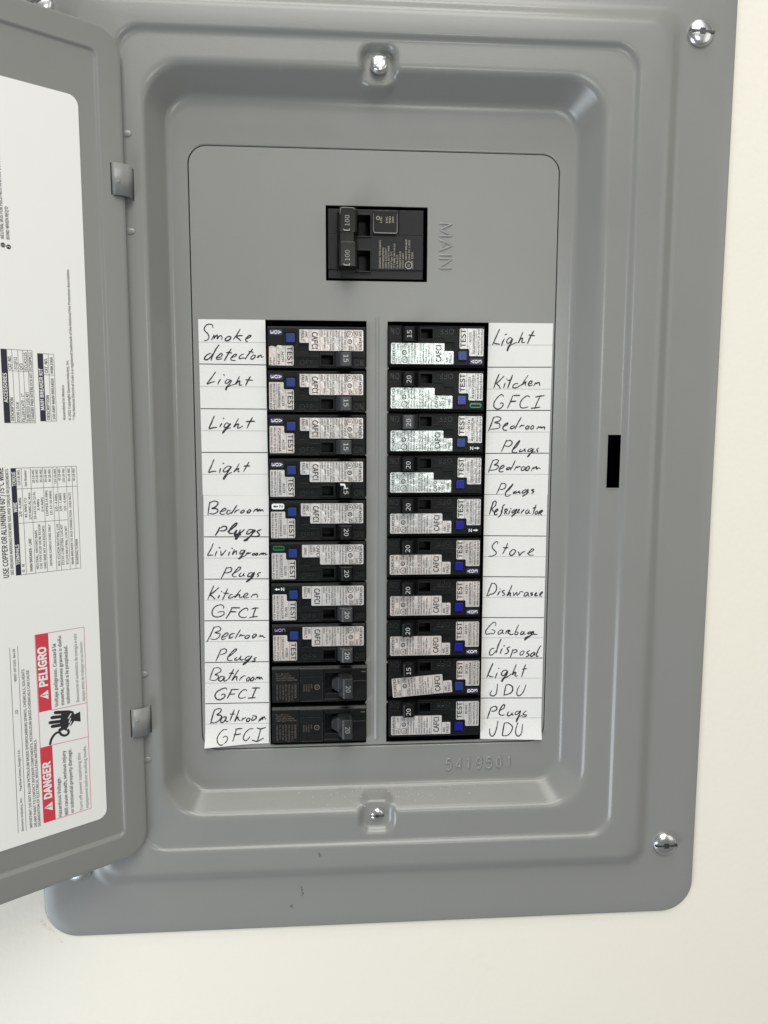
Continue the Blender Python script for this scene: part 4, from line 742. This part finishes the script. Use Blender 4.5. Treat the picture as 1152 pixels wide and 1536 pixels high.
for k_, mb in (('hole_arc', slot_mesh(.57, 1.73, 1.86, .23, .31, 1)), ('hole_arcb', slot_mesh(.915, 1.73, 1.86, .23, .31, -1))): ME[k_] = mb.mesh("toggle_hole"); ME[k_].materials.append(HOLE)
mb = slot_mesh(.19, 1.75, 1.87, .27, .37, 1); ME['hole_plain'] = mb.mesh("toggle_hole"); ME['hole_plain'].materials.append(HOLE)
mb = MB(); mb.prism(rrect(ux(.432), ux(.628), vy(.362), vy(.166), .02, 3), .10, .20); ME['button'] = mb.mesh("test_button")
for m_ in ('BLUE', 'BLUE2'):
    me = ME['button'].copy(); me.materials.append(globals()[m_]); ME['b_'+m_] = me
for t in ("15", "20"):
    mb = MB(); mb.text(t, ux(1.735), vy(.57+.345/2-.10), 'cw', .145, .3675, width=.17, bold=.0); ME['n'+t] = mb.mesh("rating_number"); ME['n'+t].materials.append(SOFT)
    mb = MB(); mb.text(t, ux(1.755), vy(.45-.08), 'cw', .155, .4465, width=.165, bold=.0); ME['p'+t] = mb.mesh("rating_number"); ME['p'+t].materials.append(DIM)
for k_, a_ in (('on', ("ON", ux(1.98), vy(.88), 'r', .20, .118, .22)), ('off', ("OFF", ux(.72), vy(.88), 'r', .18, .113, .34))):
    mb = MB(); mb.text(*a_[:6], ext=.022, width=a_[6]); ME[k_] = mb.mesh("moulded_lettering"); ME[k_].materials.append(EMBO)
mb = MB(); mb.text("I", ux(2.14), vy(.12), 'cw', .14, .14, ext=.012); ME['oi'] = mb.mesh("moulded_lettering"); ME['oi'].materials.append(EMBM)
# stickers
ZS = ZF+.001
def sticker_poly(kind):
    if kind == 'A': o = [(.733, .07), (2.17, .07), (2.19, .09), (2.19, .523), (2.17, .543), (.965, .543), (.948, .525), (.948, .368), (.75, .368), (.733, .35)]
    else: o = [(.745, .07), (2.17, .07), (2.19, .09), (2.19, .523), (2.17, .543), (1.185, .543), (1.165, .525), (1.165, .365), (.76, .365), (.745, .35)]
    mb = MB(); mb.prism([(ux(u), vy(v)) for u, v in o], ZS-.003, ZS+.004); return mb.mesh("label_sticker")
def T(mb, s, u, v0, v1, cap, bold=0.0, z=None):
    bold = bold*.15+.007
    mb.text(s, ux(u), vy(v0), 'cw', cap/.72, ZS+.0055 if z is None else z, width=v1-v0, bold=bold)
def sticker_print(kind, ul=True):
    mb = MB(); z = ZS+.0055
    T(mb, "SIEMENS", 2.10, .085, .53, .055, .02)
    T(mb, "TYPE", 2.04, .09, .20, .04); T(mb, "QAF2", 1.985, .09, .22, .045); T(mb, "HPC", 2.0, .42, .53, .05)
    mb.line(ux(1.965), vy(.07), ux(1.965), vy(.54), .006, z); mb.line(ux(1.965), vy(.40), ux(2.09), vy(.40), .006, z); mb.line(ux(1.965), vy(.24), ux(2.09), vy(.24), .005, z); mb.line(ux(2.09), vy(.24), ux(2.09), vy(.54), .004, z)
    if ul:
        mb.ring(ux(1.875), vy(.165), .062, .075, z, 18); T(mb, "UL", 1.85, .13, .20, .055, .012)
    mb.ring(ux(1.88), vy(.33), .035, .055, z, 14); T(mb, "E", 1.865, .31, .35, .035)
    T(mb, "LISTED", 1.80, .09, .24, .03); T(mb, "13CJ", 1.905, .42, .53, .04); T(mb, "LR-09", 1.85, .42, .53, .04)
    for i, (s, w) in enumerate((("MORE 24870", .40), ("Circuit Breaker &", .45), ("Combination Type", .44), ("AFCI", .14), ("ISSUE NO. 313550", .45), ("Interrupting Rating", .45), ("10kA 120V ~", .38), ("Max. 1980 Sym.", .42), ("60Hz", .15))):
        u = 1.755-i*(.066 if kind == 'A' else .066); T(mb, s, u, .085, .085+w, .034, .004)
    mb.line(ux(1.475), vy(.07), ux(1.475), vy(.54), .005, z)
    if kind == 'A':
        mb.line(ux(1.20), vy(.07), ux(1.20), vy(.54), .006, z); T(mb, "CAFCI", 1.02, .125, .50, .125, .012)
        mb.line(ux(.948), vy(.07), ux(.948), vy(.366), .006, z); T(mb, "ARC", .86, .11, .25, .055, .004); T(mb, "FAULT", .775, .10, .33, .06, .004)
    else:
        T(mb, "CAFCI", 1.085, .09, .35, .075, .006); T(mb, "ARC", 1.0, .12, .25, .05, .004); T(mb, "FAULT", .925, .09, .31, .055, .004)
        mb.line(ux(.905), vy(.07), ux(.905), vy(.365), .006, z); T(mb, "GND", .795, .14, .30, .055, .004)
    return mb.mesh("sticker_print")
for kd in 'AB':
    me = sticker_poly(kd); pr = sticker_print(kd); pr.materials.append(PRINT); ME['pr'+kd] = pr
    for f_ in ('FOIL', 'FOILP', 'FOILG'): m2 = me.copy(); m2.materials.append(globals()[f_]); ME['st'+kd+f_] = m2
pr = sticker_print('A', False); pr.materials.append(PRINT); ME['prC'] = pr
mb = MB(); mb.prism([(ux(u), vy(v)) for u, v in ((.045, .26), (.35, .26), (.366, .275), (.366, .40), (.39, .425), (.575, .425), (.593, .445), (.593, .865), (.575, .885), (.05, .885), (.033, .865), (.033, .275))], ZS-.003, ZS+.004); ts = mb.mesh("test_sticker")
mb = MB(); mb.prism([(ux(u), vy(v)) for u, v in ((.04, .46), (.11, .44), (.19, .47), (.24, .425), (.36, .44), (.575, .435), (.593, .455), (.593, .868), (.575, .885), (.06, .88), (.035, .865))], ZS-.003, ZS+.006); ts2 = mb.mesh("test_sticker")
for f_ in ('FOIL', 'FOILP', 'FOILG'):
    m2 = ts.copy(); m2.materials.append(globals()[f_]); ME['ts'+f_] = m2
ts2.materials.append(FOILP); ME['ts_torn'] = ts2
def test_print(code, serial, torn=False):
    mb = MB(); z = ZS+.0055 if not torn else ZS+.0075
    T(mb, "TEST", .455, .455, .87, .115, .010, z); mb.line(ux(.415), vy(.43), ux(.415), vy(.885), .006, z); mb.line(ux(.205), vy(.27 if not torn else .46), ux(.205), vy(.885), .006, z)
    T(mb, code, .325, .57, .80, .05, .004, z)
    if not torn:
        T(mb, serial, .235, .30, .84, .05, .004, z); T(mb, "Wire 60/75°C 25 lb-in", .13, .29, .87, .04, .008, z); T(mb, "AWG CU #14-8 AL #12-8", .055, .29, .87, .04, .008, z)
    else:
        T(mb, serial, .235, .62, .86, .05, .004, z); T(mb, "25 lb-in", .13, .70, .87, .04, .008, z); T(mb, "AL #12-8", .055, .70, .87, .04, .008, z)
    return mb
def badge(kind, parent):
    z0, z1 = ZF-.001, ZF+.006; zt_ = z1+.0012
    m = MB()
    if kind in ('A', 'B', 'C'):
        if kind != 'C': m.prism(rrect(ux(.055), ux(.345), vy(.205), vy(.07), .03, 3), z0, z1); o = m.build("badge", PURPLE, parent)
        else: m.prism(rrect(ux(.055), ux(.345), vy(.205), vy(.07), .03, 3), z0, z1-.003); o = m.build("badge", PLASTIC, parent)
        t = MB()
        for c, u in ((kind, .245), ("0", .16), ("3", .075)): t.text(c, ux(u), vy(.095), 'cw', .105, zt_, width=.080, bold=.004)
        t.build("badge_lettering", WHITE if kind != 'C' else mat("lilac_print", (.35, .25, .55), .5), parent)
    elif kind in ('N', 'NW'):
        m.prism(rrect(ux(.055), ux(.345), vy(.205), vy(.07), .04, 4), z0, z1)
        m.build("badge", WHITE if kind == 'NW' else PLASTIC, parent)
        t = MB(); ink = PRINT if kind == 'NW' else WHITE
        t.text("N", ux(.235), vy(.172), 'r', .105, zt_, width=.075, bold=.004)
        t.line(ux(.205), vy(.137), ux(.13), vy(.137), .026, zt_); t.quadz([(ux(.085), vy(.137)), (ux(.14), vy(.17)), (ux(.14), vy(.104))], zt_+.0003)
        t.build("badge_lettering", ink, parent)
    elif kind == 'G':
        m.prism(rrect(ux(.06), ux(.34), vy(.205), vy(.085), .055, 6), z0, z1+.02); g = m.build("indicator_window", GREEN, parent)
        t = MB(); t.prism(rrect(ux(.085), ux(.315), vy(.16), vy(.115), .02, 4), z1+.01, z1+.022); t.build("indicator_slit", HOLE, parent)
def make(kind, x, y, roll, amp, foilm, st, bd, code, serial, label, blue='BLUE', dark=False, tilt=0.0, torn=False, noul=False, rx=0.0):
    e = empty("circuit_breaker", x, y, 0, roll); tag(e, label, "circuit breaker", "circuit breakers in the two columns")
    if rx: e.rotation_euler = (0, roll+rx, 0)
    link("body", ME[kind], e)
    if kind == 'arc':
        h = link("toggle", ME['h_arcb' if dark else 'h_arc'], e); link("rating_number", ME['n'+amp], h); link("toggle_hole", ME['hole_arcb' if roll else 'hole_arc'], h)
        link("test_button", ME['b_'+blue], e); link("moulded_lettering", ME['on'], e); link("moulded_lettering", ME['off'], e)
        s = link("label_sticker", ME['st'+st+foilm], e); p = link("sticker_print", ME['prC' if noul else 'pr'+st], s)
        if tilt: s.rotation_euler = (0, tilt, 0); s.location = W(-.01, -.012, .006)
        if torn: t_ = link("test_sticker", ME['ts_torn'], e); t_['label'] = "torn crinkled sticker reading TEST"
        else: t_ = link("test_sticker", ME['ts'+('FOIL' if foilm == 'FOILG' else foilm)], e)
        test_print(code, serial, torn).build("sticker_print", PRINT, t_)
        if bd: badge(bd, e)
    else:
        h = link("toggle", ME['h_plain'], e); link("rating_number", ME['p'+amp], h); link("toggle_hole", ME['hole_plain'], h)
        link("moulded_lettering", ME['oi'], e)
        q = MB(); z = .142
        for i, (s, w) in enumerate((("0°C - 30°C 1/2", .32), ("60/75°C wire 25-30", .36), ("14-8 AWG WIRE", .46), ("AND Type THHN, MW", .50))): q.text(s, ux(.08+.02*(i % 2)), vy(.165+i*.052), 'r', .045, z, width=w*.98)
        for i, (s, w) in enumerate((("SIEMENS", .34), ("TYPE QP 1 POLE", .40), ("Interrupting Rating", .42), ("RMS Sym. 120/240V", .40), ("10kA HACR Type", .38), ("For Cu/Al wire", .36), ("SWD 20A 120V", .40))): q.text(s, ux(.53-i*.072), vy(.415), 'cw', .045 if i else .06, z, width=w)
        q.ring(ux(1.07), vy(.50), .05, .065, .1225, 16); q.text("UL", ux(1.05), vy(.475), 'cw', .06, .1225, width=.05)
        for i, w in enumerate((.10, .18, .17, .18)): q.text(("E9C", "C-UL US", "LISTED", "ISSUE NO")[i], ux(.92-i*.06), vy(.43), 'cw', .045, .1225, width=w)
        q.build("printed_lettering", mat("brownish_print", (.15, .125, .11), .5) if "brownish_print" not in bpy.data.materials else bpy.data.materials["brownish_print"], e)
    return e
# measured top edge of each breaker (panel inches); columns at x centre
PI = math.pi
LX = -1.445
left = [("arc", "15", 'FOILP', 'A', 'A', "AC233", "80431", "black 15 amp breaker beside the words Smoke detector, its test sticker torn", dict(torn=True)),
        ("arc", "15", 'FOILP', 'A', 'A', "AC233", "LU2206080042", "black 15 amp breaker beside the upper Light of the left strip, below the torn-sticker breaker", {}),
        ("arc", "15", 'FOILP', 'A', 'A', "AC233", "IP2206080044", "black 15 amp breaker beside the middle of the three Light lines on the left strip", {}),
        ("arc", "15", 'FOIL', 'A', 'A', "AC233", "UZ2206080497", "black 15 amp breaker with white-flecked toggle beside the lowest Light of the left strip", dict(dark=True)),
        ("arc", "20", 'FOIL', 'A', 'NW', "S1533", "B1105098018", "black 20 amp breaker with white arrow N badge beside the scribbled Bedroom plugs", dict(dark=True)),
        ("arc", "20", 'FOIL', 'B', 'G', "01183", "B161012X221", "black 20 amp breaker with green indicator beside Livingroom Plugs", dict(dark=True)),
        ("arc", "20", 'FOIL', 'A', 'N', "06433", "D21010120178", "black 20 amp breaker with arrow N mark beside the left Kitchen GFCI", {}),
        ("arc", "20", 'FOILP', 'A', 'C', "9C002", "C2K12215T4MJT", "black 20 amp breaker with dark C03 mark beside the left Bedroom Plugs with capital P", {}),
        ("plain", "20", None, None, None, "", "", "plain charcoal 20 amp breaker without test button beside the upper Bathroom GFCI", {}),
        ("plain", "20", None, None, None, "", "", "plain charcoal 20 amp breaker without test button beside the lowest Bathroom GFCI", {})]
LT = [489.9, 556.5, 622.2, 688, 750.5, 812.5, 874.5, 935.7, 999.5, 1060.9]
for k, (kd, amp, fo, st, bd, code, ser, lab, kw) in enumerate(left):
    y = LEFT_TOP[k]-VC+(0 if kd == 'arc' else -.01)
    make(kd, LX+(0 if kd == 'arc' else .0)+LEFT_DX[k], y, 0, amp, fo, st, bd, code, ser, lab, **kw)
right = [("15", 'FOILG', 'A', 'A', "AC233", "X2206080495", "black 15 amp breaker beside the topmost Light of the right strip", dict(dark=True)),
         ("20", 'FOILG', 'B', 'G', "01133", "A1507102013", "black 20 amp breaker with green indicator beside the right Kitchen GFCI", dict(dark=True)),
         ("20", 'FOILG', 'A', 'N', "06433", "A2012080C/8", "black 20 amp breaker, N arrow mark, beside upper Bedroom Plugs of the right strip", {}),
         ("20", 'FOILG', 'B', None, "A50AL", "Q161015151581", "black badgeless 20 amp breaker with GND sticker, beside lower Bedroom Plugs, right strip", dict(dark=True)),
         ("20", 'FOIL', 'A', 'N', "06433", "C2011191010", "black 20 amp breaker with N arrow mark beside Refrigerator", dict(dark=True)),
         ("20", 'FOILP', 'A', 'A', "AE233", "J2303042578", "black 20 amp breaker with purple A03 badge beside Stove", dict(dark=True)),
         ("20", 'FOILP', 'A', 'A', "AE233", "J2303042579", "black 20 amp breaker with purple A03 badge beside Dishwaser", dict(dark=True)),
         ("20", 'FOILP', 'A', 'A', "AE233", "R2303042223", "black 20 amp breaker with purple A03 badge beside Garbage disposal", dict(dark=True)),
         ("15", 'FOILP', 'A', 'B', "BC233", "B2208020194", "black 15 amp breaker with crooked sticker beside Light JDU", dict(tilt=-R(4.5), noul=True, dark=True)),
         ("20", 'FOIL', 'A', None, "BC002", "C2301150149", "black 20 amp breaker at the foot of the right column beside Plugs JDU", dict(dark=True))]
for k, (amp, fo, st, bd, code, ser, lab, kw) in enumerate(right):
    make('arc', 1.345+RIGHT_DX[k], RIGHT_TOP[k]-.935+VC, PI, amp, fo, st, bd, code, ser, lab, blue='BLUE' if k in (0, 2, 8) else 'BLUE2', **kw)
# white highlight painted onto one toggle as a pale ribbon
fl = [o for o in bpy.data.objects if o.name.startswith("circuit_breaker") and "white-highlighted" in o.get('label', '')][0]
tg = [o for o in fl.children if o.name.startswith("toggle")][0]
mb = MB(); mb.ribbon([(ux(1.66), vy(.585)), (ux(1.75), vy(.59)), (ux(1.765), vy(.64)), (ux(1.80), vy(.70))], [.05, .045, .035, .012], .369, cap=False); mb.build("painted_highlight", WHITE, tg)

# ------------------------------------------------------------------ main breaker
mainb = empty("main_breaker", -.08, 6.34, 0)
tag(mainb, "black two-pole main breaker marked 100 in the upper opening, beside the embossed word MAIN", "circuit breaker")
ox, oy = .08, -6.34
def q_(a, b, c, d, h): return (a+ox, b+ox, d+oy, c+oy, h)
mb = MB()
relief(mb, -1.20+ox, .97+ox, 5.56+oy, 7.08+oy, .05, -1.6, [q_(-1.20, .97, 7.08, 6.525, .05), q_(-1.2, .97, 6.53, 6.52, .03), q_(-1.2, .97, 6.52, 5.755, .06), q_(-1.2, .97, 5.755, 5.56, .02),
    q_(-.56, -.22, 6.98, 6.46, .09), q_(-.52, -.245, 6.95, 6.49, -.5), q_(-.56, -.22, 6.20, 5.69, .09), q_(-.52, -.245, 6.17, 5.72, -.5), q_(-.98, -.56, 7.0, 5.68, .0), q_(.40, .41, 7.08, 6.53, .03), q_(-.9, -.87, 5.755, 5.56, .0)])
mb.build("body", PLASTIC2, mainb)
mb = MB()
prof = [(-.95, .0), (-.50, .0), (-.56, .36), (-.60, .42), (-.92, .45), (-.95, .42)]
for y0, y1 in ((6.50, 7.02), (5.76, 6.28)): mb.cross([(a+ox, z) for a, z in prof], y0+oy, y1+oy)
mb.cross([(-.94+ox, .0), (-.52+ox, 0), (-.60+ox, .34), (-.63+ox, .40), (-.91+ox, .415), (-.94+ox, .39)], 6.28+oy, 6.50+oy)
tog = mb.build("toggle", SMOKE, mainb)
for yb in (6.62, 5.87):
    n = MB(); n.text("100", -.725+ox, yb+oy, 'ccw', .14, .4425, width=.23, bold=.0); n.build("rating_number", DIM, tog)
    n = MB(); n.ribbon([(-.86+ox, yb-.07+oy), (-.83+ox, yb-.095+oy), (-.73+ox, yb-.095+oy), (-.72+ox, yb-.06+oy)], .018, .446, cap=False); n.build("moulded_edge", BEIGE, tog)
mb = MB(); mb.prism(rrect(-.18+ox, .37+ox, 6.55+oy, 7.05+oy, .03, 4), .04, .13); tb_ = mb.build("rating_tab", SMOKE, mainb)
mb = MB(); mb.ribbon([(-.175+ox, 6.98+oy), (-.175+ox, 6.60+oy), (-.15+ox, 6.56+oy), (.34+ox, 6.555+oy), (.365+ox, 6.59+oy), (.365+ox, 6.98+oy)], [.008, .012, .02, .02, .014, .008], .1315, cap=False); mb.build("tab_edge_highlight", EDGE, tb_)
mb = MB(); mb.ribbon([(-.935+ox, 6.86+oy), (-.925+ox, 6.985+oy), (-.88+ox, 7.01+oy), (-.64+ox, 7.005+oy), (-.61+ox, 6.96+oy)], [.006, .014, .018, .016, .006], .4535, cap=False); mb.build("toggle_edge_highlight", EDGE, tog)
mb = MB()
for i, u in enumerate((-.03, .10, .17, .24)): mb.text(("UL", "E9C", "IND", "240V")[i], u+.05+ox, 6.78+oy, 'ccw', .06, .132, width=.14)
mb.ring(-.07+ox, 6.88+oy, .03, .042, .132); mb.build("printed_lettering", BEIGE, tb_)
mb = MB()
for i, (s, w) in enumerate((("SIEMENS TYPE EQ8681", .62), ("Interrupting Rating", .46), ("10kA 120/240V~", .46), ("CU/AL 60/75°C WIRE", .50), ("HACR Type 75°C", .38), ("75°C WIRE ONLY #4-2/0", .55), ("Cu #6-2/0", .30), ("TORQUE 50 LB-IN", .38), ("2 POLE UNIT", .35))):
    mb.text(s, .02+i*.066+ox-.02, 5.79+oy, 'ccw', .055, .062, width=w)
mb.ring(.64+ox, 5.87+oy, .07, .085, .062, 18); mb.text("UL", .665+ox, 5.835+oy, 'ccw', .08, .062, width=.07)
for i, (s, y0, w) in enumerate((("CIRCUIT BREAKER", 5.98, .46), ("ISSUE NO. L-8538", 5.98, .44), ("LISTED   E2209", 5.80, .36))): mb.text(s, .60+i*.07+ox, y0+oy, 'ccw', .055, .062, width=w)
mb.build("printed_lettering", BEIGE, mainb)

for o in bpy.data.objects:
    if o.name.split('.')[0] in ('sticker_print', 'printed_lettering', 'badge_lettering'): o['kind'] = 'stuff'
